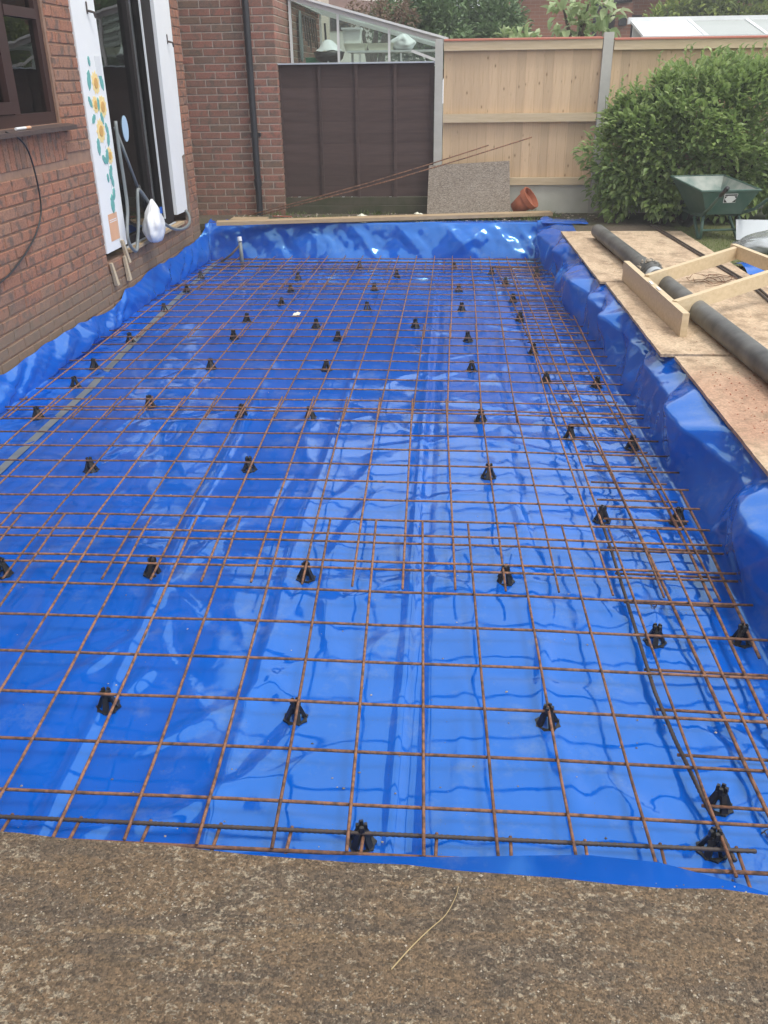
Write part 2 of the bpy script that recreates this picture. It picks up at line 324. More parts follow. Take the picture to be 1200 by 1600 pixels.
leafmat('laurel_leaf', [(.17, .25, .085), (.27, .38, .12), (.34, .45, .15), (.21, .31, .10), (.48, .58, .24)], .34, .42)
leafmat('tree_leaf', [(.12, .19, .08), (.16, .25, .11), (.10, .16, .075), (.21, .29, .13)], .55)
leafmat('pale_leaf', [(.34, .44, .20), (.42, .52, .27), (.26, .36, .16), (.55, .60, .38)], .5, .35)
leafmat('hedge_leaf', [(.22, .29, .06), (.30, .36, .08), (.17, .23, .05), (.12, .17, .04)], .6)
leafmat('grass_blade', [(.09, .15, .03), (.14, .20, .05), (.18, .21, .07), (.07, .12, .025)], .6)
leafmat('heather_leaf', [(.20, .13, .10), (.26, .18, .13), (.16, .13, .07)], .7)
def glassmat(name, tint=(.9, .95, .93), ior=1.5, dirt=.0):
    m, N, L, b = newmat(name); t = N.new('ShaderNodeBsdfTransparent'); t.inputs[0].default_value = (*tint, 1)
    g = N.new('ShaderNodeBsdfGlossy'); g.inputs['Roughness'].default_value = .01; f = N.new('ShaderNodeFresnel'); f.inputs[0].default_value = ior
    ms = N.new('ShaderNodeMixShader'); L.new(f.outputs[0], ms.inputs[0]); L.new(t.outputs[0], ms.inputs[1]); L.new(g.outputs[0], ms.inputs[2]); out = ms.outputs[0]
    w = N.new('ShaderNodeTexNoise'); w.inputs['Scale'].default_value = 2.2; gm = N.new('ShaderNodeNewGeometry'); L.new(gm.outputs['Position'], w.inputs['Vector'])
    bn = N.new('ShaderNodeBump'); bn.inputs['Strength'].default_value = .04; bn.inputs['Distance'].default_value = .05; L.new(w.outputs['Fac'], bn.inputs['Height']); L.new(bn.outputs[0], g.inputs['Normal'])
    if dirt:
        d = N.new('ShaderNodeBsdfDiffuse'); d.inputs[0].default_value = (.55, .58, .55, 1); m2 = N.new('ShaderNodeMixShader'); m2.inputs[0].default_value = dirt
        L.new(out, m2.inputs[1]); L.new(d.outputs[0], m2.inputs[2]); out = m2.outputs[0]
    L.new(out, N['Material Output'].inputs[0]); MATS[name] = m
glassmat('window_glass', (.75, .8, .78), 2.1); glassmat('greenhouse_glass', (.93, .975, .955), 1.3, .04); glassmat('clear_film', (.92, .94, .95), 1.6, .22)
glassmat('roof_glass', (.85, .9, .9), 1.5, .55)
def G(n): return MATS[n]

# ------------------------------------------------------------------ the setting: ground round the pit
GZ = 0.28
PX0, PX1, PY0, PY1 = -2.9, 1.24, 1.12, 10.27
b = MB()
for (x0, x1, y0, y1) in ((-40, PX0, -15, 60), (1.5, 45, -15, 60), (PX0, 1.5, -15, PY0), (PX0, 1.5, PY1, 60)):
    nx = max(1, int((x1-x0)/12)); ny = max(1, int((y1-y0)/12))
    for i in range(nx):
        for j in range(ny):
            xa, xb = x0+(x1-x0)*i/nx, x0+(x1-x0)*(i+1)/nx; ya, yb = y0+(y1-y0)*j/ny, y0+(y1-y0)*(j+1)/ny
            b.add([(xa, ya, GZ), (xb, ya, GZ), (xb, yb, GZ), (xa, yb, GZ)], [(0, 1, 2, 3)])
RE = [(1.385, PY0), (1.36, 4.98), (1.295, 5.02), (1.195, 9.5), (1.225, PY1)]       # right rim of the pit
for (xa, ya), (xb, yb) in zip(RE[:-1], RE[1:]):
    b.add([(xa, ya, GZ), (1.5, ya, GZ), (1.5, yb, GZ), (xb, yb, GZ), (xa, ya, -.32), (xb, yb, -.32)], [(0, 1, 2, 3), (0, 3, 5, 4)])
PX1 = 1.40
b.add([(PX0, PY0, -.32), (PX1, PY0, -.32), (PX1, PY1, -.32), (PX0, PY1, -.32), (PX0, PY0, GZ), (PX1, PY0, GZ), (PX1, PY1, GZ), (PX0, PY1, GZ)],
      [(0, 1, 2, 3), (0, 1, 5, 4), (2, 3, 7, 6), (3, 0, 4, 7)])
tag(b.build('ground', G('soil'), fix=False), kind='structure')
lw = MB()
for i in range(12):
    for j in range(14):
        xs = [2.42+.55*k for k in (i, i+1)]; ys = [5.2+.42*k for k in (j, j+1)]
        zz = lambda x, y: GZ+.006+.004*noise.noise(V(x*2, y*2, 0))
        lw.add([(xs[0], ys[0], zz(xs[0], ys[0])), (xs[1], ys[0], zz(xs[1], ys[0])), (xs[1], ys[1], zz(xs[1], ys[1])), (xs[0], ys[1], zz(xs[0], ys[1]))], [(0, 1, 2, 3)])
tag(lw.build('lawn', G('lawn_soil'), fix=False), kind='structure')
gb = MB()
for k in range(9000):
    x = random.uniform(2.4, 4.2); y = random.uniform(7.2, 9.9); h = random.uniform(.015, .04); a = random.uniform(0, 6.28); l = random.uniform(-.02, .02)
    dx, dy = .003*math.cos(a), .003*math.sin(a)
    gb.add([(x-dx, y-dy, GZ), (x+dx, y+dy, GZ), (x+l, y+random.uniform(-.02, .02), GZ+h)], [(0, 1, 2)])
tag(gb.build('grass', G('grass_blade'), fix=False), 'short green lawn grass beside the plywood under the wheelbarrow', 'grass', kind='stuff')
# strip of soil, weeds and stones in front of the fence
wd = MB()
for k in range(2600):
    x = random.uniform(-2.6, 1.6); y = random.uniform(10.42, 11.05); 
    if noise.noise(V(x*1.7, y*3, 4)) < .02: continue
    h = random.uniform(.02, .07); a = random.uniform(0, 6.28); l = random.uniform(-.04, .04); dx, dy = .006*math.cos(a), .006*math.sin(a)
    wd.add([(x-dx, y-dy, GZ), (x+dx, y+dy, GZ), (x+l, y+random.uniform(-.03, .03), GZ+h)], [(0, 1, 2)])
tag(wd.build('weeds', G('grass_blade'), fix=False), 'low weeds and moss at the foot of the back fence', 'weeds', kind='stuff')
def pebble(mb, x, y, z, r):
    M_ = Matrix.Rotation(random.uniform(0, 6.28), 3, 'Z')
    p = [M_ @ V(r*random.uniform(.7, 1.2)*cx, r*random.uniform(.6, 1.)*cy, r*random.uniform(.4, .7)*cz) for cx, cy, cz in ((1,0,0),(-1,0,0),(0,1,0),(0,-1,0),(0,0,1),(0,0,-.6))]
    mb.add([V(x, y, z)+q for q in p], [(0,2,4),(2,1,4),(1,3,4),(3,0,4),(2,0,5),(1,2,5),(3,1,5),(0,3,5)])
st = MB()
for k in range(420): pebble(st, random.uniform(-2.6, 1.7), random.uniform(10.4, 11.05), GZ+.004, random.uniform(.006, .026))
tag(st.build('gravel', G('gravel_stone'), fix=False), 'small stones and rubble along the foot of the fence', 'gravel', kind='stuff')

# ------------------------------------------------------------------ house on the left
H = empty('brick_house', (-2.78, 7.0, GZ), 'red brick house with brown window and patio door left of the blue pit', 'house')
CO, BL = .079, .237
WX = -2.783
wall = MB()
for (y0, y1, z0, z1) in ((-2.0, 6.60, -.3, 1.50), (-2.0, 4.2, 1.50, 2.65), (-2.0, 6.60, 2.65, 5.3), (6.60, 7.09, -.3, 5.3), (7.09, 9.6, -.3, .43), (7.09, 9.6, 2.7, 5.3), (9.6, 9.95, -.3, 5.3)):
    wall.box(WX-.25, WX, y0, y1, z0, z1)
lw_ = wall.build('rear_wall', G('mortar'), H)
up = MB().box(WX-.02, WX+.006, -1.99, 9.94, 2.72, 5.25).box(WX-.02, WX+.006, -1.99, 4.1, -.2, 2.715)
up.build('upper_brickwork', G('wall_brickwork'), H)
bm_full = MB().box(-.03, .008, -(BL-.011)/2, (BL-.011)/2, -(CO-.011)/2, (CO-.011)/2)
def brickmesh(l, h, axis='y'):
    m = MB()
    # front face slightly chamfered, worn corners
    c = .004
    if axis == 'y':
        m.hexa([(-.03, -l/2, -h/2), (-.03, l/2, -h/2), (-.03, l/2, h/2), (-.03, -l/2, h/2)], [(.003, -l/2, -h/2), (.003, l/2, -h/2), (.003, l/2, h/2), (.003, -l/2, h/2)])
        m.v[4:8] = [V(.003, -l/2, -h/2), V(.003, l/2, -h/2), V(.003, l/2, h/2), V(.003, -l/2, h/2)]
        m.f = [(0, 1, 5, 4), (1, 2, 6, 5), (2, 3, 7, 6), (3, 0, 4, 7)]
        m.v += [V(.008, -l/2+c, -h/2+c), V(.008, l/2-c, -h/2+c), V(.008, l/2-c, h/2-c), V(.008, -l/2+c, h/2-c)]
    else:
        m.v = [V(-l/2, .03, -h/2), V(l/2, .03, -h/2), V(l/2, .03, h/2), V(-l/2, .03, h/2), V(-l/2, -.003, -h/2), V(l/2, -.003, -h/2), V(l/2, -.003, h/2), V(-l/2, -.003, h/2)]
        m.f = [(0, 1, 5, 4), (1, 2, 6, 5), (2, 3, 7, 6), (3, 0, 4, 7)]
        m.v += [V(-l/2+c, -.008, -h/2+c), V(l/2-c, -.008, -h/2+c), V(l/2-c, -.008, h/2-c), V(-l/2+c, -.008, h/2-c)]
    m.f += [(4, 5, 9, 8), (5, 6, 10, 9), (6, 7, 11, 10), (7, 4, 8, 11), (8, 9, 10, 11)]
    return m
BMESH = {}
def place_brick(parent, mat_, x, y, z, l, h, axis='y'):
    key = (round(l, 2), round(h, 3), mat_, axis)
    if key not in BMESH: BMESH[key] = brickmesh(key[0]-.001, key[1], axis).mesh('brick', G(mat_))
    o = link('brick', BMESH[key], parent, (x, y, z))
    o.rotation_euler = (random.uniform(-.006, .006), 0, random.uniform(-.008, .008)) if axis == 'y' else (0, random.uniform(-.006, .006), random.uniform(-.006, .006))
    return o
ZB = 0.027
def course_rows(z0, z1):
    k = math.ceil((z0-ZB)/CO-.2)
    while ZB+k*CO+CO <= z1+.01: yield k, ZB+k*CO+CO/2; k += 1
nbr = 0
def fill(y0, y1, z0, z1, lo=None):
    global nbr
    for k, z in course_rows(z0, z1):
        s = (k % 2)*BL/2; j = math.floor((y0-s)/BL)
        while s+j*BL < y1:
            a = max(y0, s+j*BL)+.0055; e = min(y1, s+(j+1)*BL)-.0055; j += 1
            if e-a < .03: continue
            place_brick(lw_, 'brick', WX+random.uniform(-.001, .002), (a+e)/2, z+random.uniform(-.0015, .0015), e-a, CO-.012)
            nbr += 1
fill(4.55, 7.09, .03, 1.245)
fill(6.62, 7.09, 1.245, 2.66)
fill(7.09, 9.6, .03, .425)
fill(9.66, 9.95, .03, 2.66)
# soldier course below the sill
y = 4.6
while y < 6.58:
    place_brick(lw_, 'brick', WX-.002, y+.038, 1.365, .069, .218, 'y'); y += .0755
# roof and room behind the openings
rf = MB().hexa([(-9.0, -2.3, 5.3), (-2.5, -2.3, 5.3), (-2.5, 10.2, 5.3), (-9.0, 10.2, 5.3)], [(-6.0, -2.3, 7.4), (-5.5, -2.3, 7.4), (-5.5, 10.2, 7.4), (-6.0, 10.2, 7.4)])
rf.build('roof', G('roof_tile'), H)
MB().box(-9, -6.2, -2.0, 9.95, -.3, 5.29).box(-6.2, WX-.25, 9.70, 9.95, -.3, 5.29).box(-6.2, WX-.25, -2.0, -1.75, -.3, 5.29).build('side_walls', G('wall_brickwork'), H)
MB().box(-6.19, WX-.26, -1.74, 9.69, .36, .42).box(-6.19, WX-.26, -1.74, 9.69, 2.75, 2.8).box(-6.19, -6.15, -1.74, 9.69, .43, 2.74).box(-6.14, WX-.26, 6.75, 6.85, .43, 2.74).build('room', G('room_wall'), H)
# window
win = MB().box(-2.86, -2.80, 4.2, 6.6, 1.50, 1.575).box(-2.86, -2.80, 4.2, 6.6, 2.575, 2.65).box(-2.86, -2.80, 4.2, 4.26, 1.576, 2.574).box(-2.86, -2.80, 6.53, 6.6, 1.576, 2.574).box(-2.86, -2.80, 5.97, 6.05, 1.576, 2.574)
w = win.build('window', G('brown_frame'), H)
MB().box(-2.84, -2.79, 5.35, 5.965, 1.58, 1.65).box(-2.84, -2.79, 5.35, 5.965, 2.5, 2.57).box(-2.84, -2.79, 5.905, 5.965, 1.651, 2.499).build('casement', G('brown_frame'), w)
MB().box(-2.84, -2.795, 6.06, 6.52, 2.14, 2.20).build('transom', G('brown_frame'), w)
MB().box(-2.835, -2.829, 4.26, 5.969, 1.576, 2.574).build('pane', G('window_glass'), w)
MB().box(-2.835, -2.829, 6.051, 6.529, 1.576, 2.139).build('pane', G('window_glass'), w)
MB().box(-2.835, -2.829, 6.051, 6.529, 2.201, 2.574).build('pane', G('window_glass'), w)
MB().hexa([(-2.80, 4.1, 1.465), (-2.705, 4.1, 1.455), (-2.705, 6.72, 1.455), (-2.80, 6.72, 1.465)], [(-2.80, 4.1, 1.50), (-2.705, 4.1, 1.483), (-2.705, 6.72, 1.483), (-2.80, 6.72, 1.50)]).build('sill', G('sill_brown'), w)
# patio door between white side panels
pl = MB().box(-2.80, -2.768, 7.095, 7.575, .505, 2.70)
pL = pl.build('side_panel', G('white_board'), H)
rp = [(9.12, .535), (9.50, .53), (9.50, .9), (9.515, 1.02), (9.50, 1.06), (9.60, 1.075), (9.605, 1.4), (9.615, 1.8), (9.62, 2.3), (9.62, 2.70), (9.12, 2.70)]
pR = MB().prism([(-2.768, y_, z_) for y_, z_ in rp], (-.035, 0, 0)).build('side_panel', G('white_board'), H)
MB().box(-2.80, -2.778, 9.505, 9.655, .43, 2.70).build('torn_plaster', G('plaster_torn'), H)
dr = MB().box(-2.87, -2.80, 7.58, 7.66, .47, 2.70).box(-2.87, -2.80, 8.43, 8.50, .53, 2.69).box(-2.88, -2.80, 8.83, 9.115, .47, 2.70).box(-2.87, -2.80, 7.661, 8.829, .46, .53)
d = dr.build('patio_door', G('dark_frame'), H)
MB().box(-2.845, -2.839, 7.661, 8.429, .531, 2.70).build('pane', G('window_glass'), d)
MB().box(-2.855, -2.849, 8.501, 8.80, .531, 2.70).build('pane', G('window_glass'), d)
MB().box(-2.812, -2.797, 8.806, 8.822, .54, 2.70).build('draught_seal', G('white_frame'), d)
MB().box(-2.90, -2.74, 7.58, 9.25, .432, .458).build('threshold', G('plank_wood'), d)
MB().box(-2.83, -2.785, 7.6, 9.1, .461, .472).build('door_track', G('grey_panel'), d)
MB().box(-3.1, -3.06, 8.47, 8.83, .5, 2.7).build('curtain', G('curtain'), d)
e_ = [V(-2.836, 8.10+.075*math.cos(a), 1.39+.105*math.sin(a)) for a in [k*math.pi/10 for k in range(20)]]
MB().prism(e_, (.003, 0, 0)).build('oval_sticker', G('pale_blue'), d)
# sunflower print on the left white panel
PK = [0]
def off(): PK[0] += 1; return .00022*PK[0]
def petal_print(cy, cz, r, yscale=1.0):
    m = MB()
    n = 22; pts = []
    for k in range(n):
        a = 2*math.pi*k/n; rr = r*(1 if k % 2 else .8)*random.uniform(.93, 1.07); pts.append(V(-2.7675, cy+rr*yscale*math.cos(a), cz+rr*math.sin(a)))
    t_ = .0012+off(); m.prism(pts, (t_, 0, 0)); o = m.build('flower_print', G('petal'), pL)
    m = MB(); m.prism([V(-2.7675, cy+.45*r*yscale*math.cos(a), cz+.45*r*math.sin(a)) for a in [k*math.pi/6 for k in range(12)]], (t_+.004, 0, 0)); m.build('flower_print', G('flower_eye'), pL)
def leaf_print(cy, cz, s, ang):
    m = MB(); pts = []
    for (u, v_) in ((-1, 0), (-.5, .42), (0, .5), (.35, .38), (.55, .48), (1, 0), (.6, -.4), (.25, -.36), (-.1, -.5), (-.6, -.35)):
        pts.append(V(-2.7675, cy+s*1.0*(u*math.cos(ang)-v_*math.sin(ang)), cz+s*(u*math.sin(ang)+v_*math.cos(ang))))
    m.prism(pts, (.0012+off(), 0, 0)); m.build('leaf_print', G('teal_leaf'), pL)
for cy, cz, r in ((7.37, 1.75, .085), (7.30, 1.60, .065), (7.445, 1.58, .088), (7.335, 1.41, .092), (7.45, 1.22, .068)): petal_print(cy, cz, r)
for cy, cz, s, a in ((7.24, 1.77, .075, 1.3), (7.50, 1.76, .07, 1.9), (7.20, 1.62, .05, 2.2), (7.36, 1.60, .05, 1.4), (7.22, 1.50, .05, .6), (7.40, 1.50, .05, 1.9), (7.24, 1.30, .065, 1.5), (7.47, 1.42, .05, 2.0), (7.47, 1.34, .055, 1.2), (7.39, 1.22, .06, 1.2), (7.32, 1.20, .05, 2.4), (7.42, 1.10, .06, 1.0), (7.43, 1.03, .05, 1.8), (7.34, 1.06, .035, 1.7), (7.42, .93, .05, 1.2), (7.36, .86, .075, 1.5), (7.29, 1.90, .035, 1.7)): leaf_print(cy, cz, s*1.0, a)
MB().tube([(-2.766, 7.40, .55), (-2.766, 7.385, 1.3)], .0015, 5).build('panel_joint', G('grey_panel'), pL)
MB().box(-2.7675, -2.764, 7.42, 7.53, 1.80, 1.94).build('blank_plate', G('white_frame'), pL)
MB().box(-2.7675, -2.7655, 7.22, 7.42, .58, .79).build('paper_label', G('orange_label'), pL)
for zz_ in (.74, .725): MB().box(-2.7654, -2.765, 7.24, 7.40, zz_, zz_+.006).build('label_line', G('white_board'), pL)
def hook(par, cy, cz, s=1):
    m = MB().box(-2.766, -2.760, cy-.008, cy+.008, cz-.02, cz+.06).tube([(-2.762, cy, cz), (-2.74, cy+.01*s, cz-.005), (-2.725, cy+.035*s, cz-.01), (-2.722, cy+.05*s, cz-.045)], .009, 7)
    m.build('shutter_hook', G('steel_dark'), par)
hook(pL, 7.40, 2.24); hook(pR, 9.42, 2.10)
# projecting wall beyond, bricks and pale mortar
bw_ = MB().box(-6.0, -2.0, 11.0, 16.0, -.3, 5.3).build('return_wall', G('mortar_far'), H)
MB().box(-5.99, -2.01, 10.985, 10.999, 2.85, 5.25).build('return_brickwork', G('wall_brickwork'), H)
far = MB(); cnt = 0
for k, z in course_rows(.22, 2.85):
    s = (k % 2)*BL/2; j = 0
    while True:
        e = -2.0-s-(j-1)*BL if s else -2.0-j*BL
        a = e-BL; j += 1
        if e < -3.35: break
        e = min(e, -2.0); a = max(a, -3.5)
        if e-a < .03: continue
        a += .0055 if a > -3.4 else 0; e_x = e-.0055 if e < -2.001 else e+.004
        if nbr < 285 and z < 2.6 and e > -2.5:
            place_brick(bw_, 'brick_far', (a+e_x)/2, 11.0, z, e_x-a, CO-.012, 'x'); nbr += 1
        else:
            q = brickmesh(e_x-a, CO-.012, 'x'); far.add([p+V((a+e_x)/2, 11.0, z) for p in q.v], q.f)
    y = 11.0+s
    for jj in range(16):
        q = brickmesh(BL-.011, CO-.012, 'y'); far.add([p+V(-2.0, y+BL/2, z) for p in q.v], q.f); y += BL
    if s:
        q = brickmesh(BL/2-.011, CO-.012, 'y'); far.add([p+V(-2.0, 11.0+BL/4, z) for p in q.v], q.f)
tag(far.build('bricks', G('brick_far'), bw_), kind='stuff')

# drainpipe
dp = empty('drain_pipe', (-2.30, 10.92, GZ), 'black plastic drainpipe running down the far brick wall', 'drainpipe')
MB().tube([(-2.29, 10.92, .24), (-2.285, 10.92, 5.2)], .038, 14).build('pipe', G('drain_black'), dp)
for z_ in (1.18, 2.75, 4.2):
    MB().box(-2.345, -2.225, 10.955, 10.985, z_-.02, z_+.02).tube([(-2.29, 10.92, z_-.025), (-2.29, 10.92, z_+.025)], .044, 14).build('clip', G('drain_black'), dp)
MB().tube([(-2.29, 10.92, .62), (-2.29, 10.92, .70)], .046, 14).build('collar', G('drain_black'), dp)
for o in dp.children: sm(o)

# ------------------------------------------------------------------ fences
def concrete_post(x, w, top, label):
    m = MB().hexa([(x-w/2, 11.04, .1), (x+w/2, 11.04, .1), (x+w/2, 11.16, .1), (x-w/2, 11.16, .1)], [(x-w/2+.006, 11.045, top), (x+w/2-.006, 11.045, top), (x+w/2-.006, 11.155, top-.012), (x-w/2+.006, 11.155, top-.012)])
    tag(m.build('fence_post', G('concrete'), org=(x, 11.1, GZ)), label, 'post', 'concrete fence posts')
concrete_post(-.155, .10, 2.14, 'concrete fence post between the brown panel and the new pale fence')
concrete_post(1.71, .12, 2.18, 'concrete fence post rising behind the left side of the laurel bush')
def closeboard(x0, x1, top, label, detail=True):
    t = empty('closeboard_fence', ((x0+x1)/2, 11.1, .31), label, 'fence', 'new closeboard fence panels')
    n = round((x1-x0)/.1)
    for i in range(n):
        a = x0+(x1-x0)*i/n; c = x0+(x1-x0)*(i+1)/n; lift = random.uniform(-.004, .004)
        m = MB().hexa([(a+.001, 11.0995, .605), (c+.012, 11.101, .605), (c+.012, 11.107, .605), (a+.001, 11.104, .605)], [(a+.001, 11.0995+lift*.2, top-.03+lift), (c+.012, 11.101, top-.03+lift), (c+.012, 11.107, top-.03+lift), (a+.001, 11.104, top-.03+lift)])
        m.build('board', G('fence_wood'), t, org=((a+c)/2, 11.1, .6))
    for z0, z1 in ((top-.115, top-.02), (1.285, 1.375), (.602, .685)):
        MB().box(x0, x1, 11.045, 11.083, z0, z1).build('rail', G('pale_wood'), t)
    MB().hexa([(x0, 11.03, top-.019), (x1, 11.03, top-.019), (x1, 11.125, top-.019), (x0, 11.125, top-.019)], [(x0, 11.035, top-.004), (x1, 11.035, top-.004), (x1, 11.12, top+.006), (x0, 11.12, top+.006)]).build('cap', G('red_cap'), t)
    g = empty('gravel_board', ((x0+x1)/2, 11.1, .1), None, None) if False else MB().box(x0, x1, 11.075, 11.125, .12, .598).build('gravel_board', G('gravel_concrete'), t)
closeboard(-.10, 1.647, 2.135, 'new pale closeboard fence panel between the two concrete posts')
closeboard(1.775, 3.55, 2.12, 'new pale closeboard fence panel behind the laurel bush')
concrete_post(3.61, .12, 2.16, 'concrete fence post at the right end of the fence behind the bush')
bf = empty('lap_fence', (-1.1, 11.12, .3), 'old dark brown overlap fence panel between brick wall and concrete post', 'fence')
nb = 12
for i in range(nb):
    z0 = .475+(1.90-.475)*i/nb; z1 = z0+(1.90-.475)/nb+.014; dz = random.uniform(-.004, .004)
    m = MB().hexa([(-2.0, 11.111, z0+dz), (-.21, 11.111, z0+random.uniform(-.004, .004)), (-.21, 11.116, z0), (-2.0, 11.116, z0)], [(-2.0, 11.113, z1), (-.21, 11.113, z1), (-.21, 11.119, z1), (-2.0, 11.119, z1)])
    m.build('board', G('brown_fence'), bf, org=(-1.1, 11.1, z0))
for x_ in (-1.53, -1.10, -.655): MB().box(x_-.016, x_+.016, 11.085, 11.104, .47, 1.905).build('batten', G('brown_fence'), bf)
for x_ in (-1.985, -.225): MB().box(x_-.014, x_+.014, 11.085, 11.104, .47, 1.905).build('batten', G('brown_fence'), bf)
MB().box(-2.005, -.205, 11.06, 11.13, 1.906, 1.922).build('cap', G('grey_panel'), bf)
for z0, z1, y_ in ((.375, .468, 11.075), (.27, .371, 11.06)): MB().box(-2.0, -.21, y_, y_+.03, z0, z1).build('kick_board', G('mossy_board'), bf)

# ------------------------------------------------------------------ lean-to greenhouse behind the brown panel
gh = empty('lean_to_greenhouse', (-1.05, 12.9, GZ), 'white framed lean-to greenhouse with glass gable behind the brown fence panel', 'greenhouse')
Yf, Yb = 11.9, 14.6
def rz(x): return 2.155+(2.475-2.155)*(-.15-x)/1.23      # roof line height
def gframe(y, mm):
    m = MB().beam((-1.97, y, rz(-1.97)), (-.12, y, rz(-.12)), .05, .05, (0, 0, 1))
    for x in (-1.96, -1.385, -.77, -.16): m.box(x-.014, x+.014, y-.02, y+.02, .3, rz(x)-.03)
    m.box(-1.94, -.18, y-.018, y+.018, 1.905, 1.925)
    return m
gframe(Yf, 0).build('gable_frame', G('white_frame'), gh); gframe(Yb, 1).build('gable_frame', G('white_frame'), gh)
m = MB()
for x in (-1.97, -.12): m.beam((x, Yf, rz(x)), (x, Yb, rz(x)), .05, .05)
for k in range(1, 4): y = Yf+(Yb-Yf)*k/4; m.beam((-1.95, y, rz(-1.95)), (-.14, y, rz(-.14)), .03, .03); m.box(-.17, -.14, y-.014, y+.014, .3, rz(-.15)-.02)
m.beam((-.5, Yf-.03, rz(-.5)-.2), (-.16, Yf-.03, 1.93), .03, .03)
m.build('roof_frame', G('white_frame'), gh)
MB().beam((-2.0, Yf-.02, rz(-2.0)+.035), (-.06, Yf-.02, rz(-.06)+.035), .12, .025).build('barge_board', G('white_frame'), gh)
for x0, x1 in ((-1.945, -1.4), (-1.37, -.785), (-.755, -.175)):
    MB().prism([(x0, Yf, 1.926), (x1, Yf, 1.926), (x1, Yf, rz(x1)-.03), (x0, Yf, rz(x0)-.03)], (0, .004, 0)).build('pane', G('greenhouse_glass'), gh)
    MB().prism([(x0, Yf, .3), (x1, Yf, .3), (x1, Yf, 1.90), (x0, Yf, 1.90)], (0, .004, 0)).build('pane', G('greenhouse_glass'), gh)
    MB().prism([(x0, Yb, .3), (x1, Yb, .3), (x1, Yb, rz(x1)-.03), (x0, Yb, rz(x0)-.03)], (0, .004, 0)).build('pane', G('greenhouse_glass'), gh)
for k in range(4):
    y0 = Yf+(Yb-Yf)*k/4+.02; y1 = Yf+(Yb-Yf)*(k+1)/4-.02
    MB().prism([(-1.95, y0, rz(-1.95)+.02), (-.12, y0, rz(-.12)+.02), (-.12, y1, rz(-.12)+.02), (-1.95, y1, rz(-1.95)+.02)], (0, 0, .004)).build('roof_pane', G('greenhouse_glass'), gh)
MB().box(-1.40, -.2, 12.95, 13.35, 2.06, 2.085).box(-1.38, -1.35, 13.3, 13.33, .3, 2.06).box(-.23, -.2, 13.3, 13.33, .3, 2.06).build('shelf', G('white_frame'), gh)
m = MB().box(-1.38, -.2, 14.3, 14.33, 1.94, 1.96)
def onebox(name, x0, x1, y0, y1, z0, z1, mt, label, cat, lid=True):
    t = empty(name, ((x0+x1)/2, (y0+y1)/2, z0), label, cat)
    MB().hexa([(x0+.02, y0+.02, z0), (x1-.02, y0+.02, z0), (x1-.02, y1-.02, z0), (x0+.02, y1-.02, z0)], [(x0, y0, z1), (x1, y0, z1), (x1, y1, z1), (x0, y1, z1)]).build('body', G(mt), t)
    if lid: MB().box(x0-.012, x1+.012, y0-.012, y1+.012, z1+.001, z1+.025).build('lid', G(mt), t)
onebox('storage_tray', -1.44, -1.15, 12.96, 13.3, 2.087, 2.17, 'cream_box', 'cream tray at the left end of the greenhouse shelf', 'tray', False)
onebox('storage_tray', -1.13, -.78, 12.96, 13.3, 2.087, 2.17, 'cream_box', 'cream tray beside the white bag on the greenhouse shelf', 'tray', False)
onebox('storage_box', -1.46, -1.22, 13.0, 13.28, 2.172, 2.33, 'white_plastic', 'white lidded box stacked on the left tray in the greenhouse', 'box')
onebox('green_crate', -1.86, -1.60, 12.3, 12.6, 1.80, 2.0, 'green_box', 'green crate behind the barbecue in the greenhouse', 'crate', False)
def lumpy_bag(name, c, rx, ry, h, mt, label, cat, seed=0, knot=True):
    m = MB(); n, k = 36, 16
    prof = []
    for j in range(k+1):
        t = j/k; r = math.sin(math.pi*min(1, .12+t*.86))**.6*(1-.55*t**2.2); prof.append((max(r, .02), t))
    base = len(m.v)
    for r, t in prof:
        for i in range(n):
            a = 2*math.pi*i/n; q = 1+.34*noise.noise(V(math.cos(a)*2+seed, math.sin(a)*2, t*3+seed))+.16*(.3-abs(noise.noise(V(math.cos(a)*5+seed, math.sin(a)*5, t*5))))+.07*math.sin(a*7+seed+t*2)*t
            m.v.append(V(c[0]+rx*r*q*math.cos(a), c[1]+ry*r*q*math.sin(a), c[2]+h*t))
    for j in range(k):
        for i in range(n): m.f.append((j*n+i, j*n+(i+1) % n, (j+1)*n+(i+1) % n, (j+1)*n+i))
    m.f.append(tuple(reversed(range(n)))); m.f.append(tuple(k*n+i for i in range(n)))
    if knot: m.tube([(c[0], c[1], c[2]+h*.97), (c[0]+.01, c[1], c[2]+h*1.08), (c[0]-.02, c[1]+.01, c[2]+h*1.16)], .02, 6, rads=[.03, .012, .03])
    o = m.build(name, G(mt), org=c, smooth=True); return tag(o, label, cat)
lumpy_bag('plastic_bag', (-.66, 13.1, 2.087), .17, .15, .2, 'white_plastic', 'white plastic bag on the right of the greenhouse shelf', 'bag', 3)
bq = empty('kettle_barbecue', (-1.56, 12.35, GZ), 'black kettle barbecue with a white cloth on top inside the greenhouse', 'barbecue')
MB().lathe([(.02, 1.93), (.10, 1.935), (.17, 1.98), (.20, 2.06), (.195, 2.06), (.02, 1.99)], 18, (-1.56, 12.35, 0)).build('bowl', G('black_plastic'), bq, smooth=True)
for a in (.5, 2.6, 4.7): MB().tube([(-1.56+.12*math.cos(a), 12.35+.12*math.sin(a), 1.96), (-1.56+.26*math.cos(a), 12.35+.26*math.sin(a), .29)], .012, 6).build('leg', G('white_frame'), bq)
m = MB()
for i in range(9):
    for j in range(9):
        pass
n = 9; vs_ = []
for i in range(n):
    for j in range(n):
        u, v_ = i/(n-1)*2-1, j/(n-1)*2-1
        vs_.append((-1.56+u*.15, 12.35+v_*.15, 2.07+.13*max(0, 1-(u*u+v_*v_))+.03*noise.noise(V(u*3, v_*3, 1))))
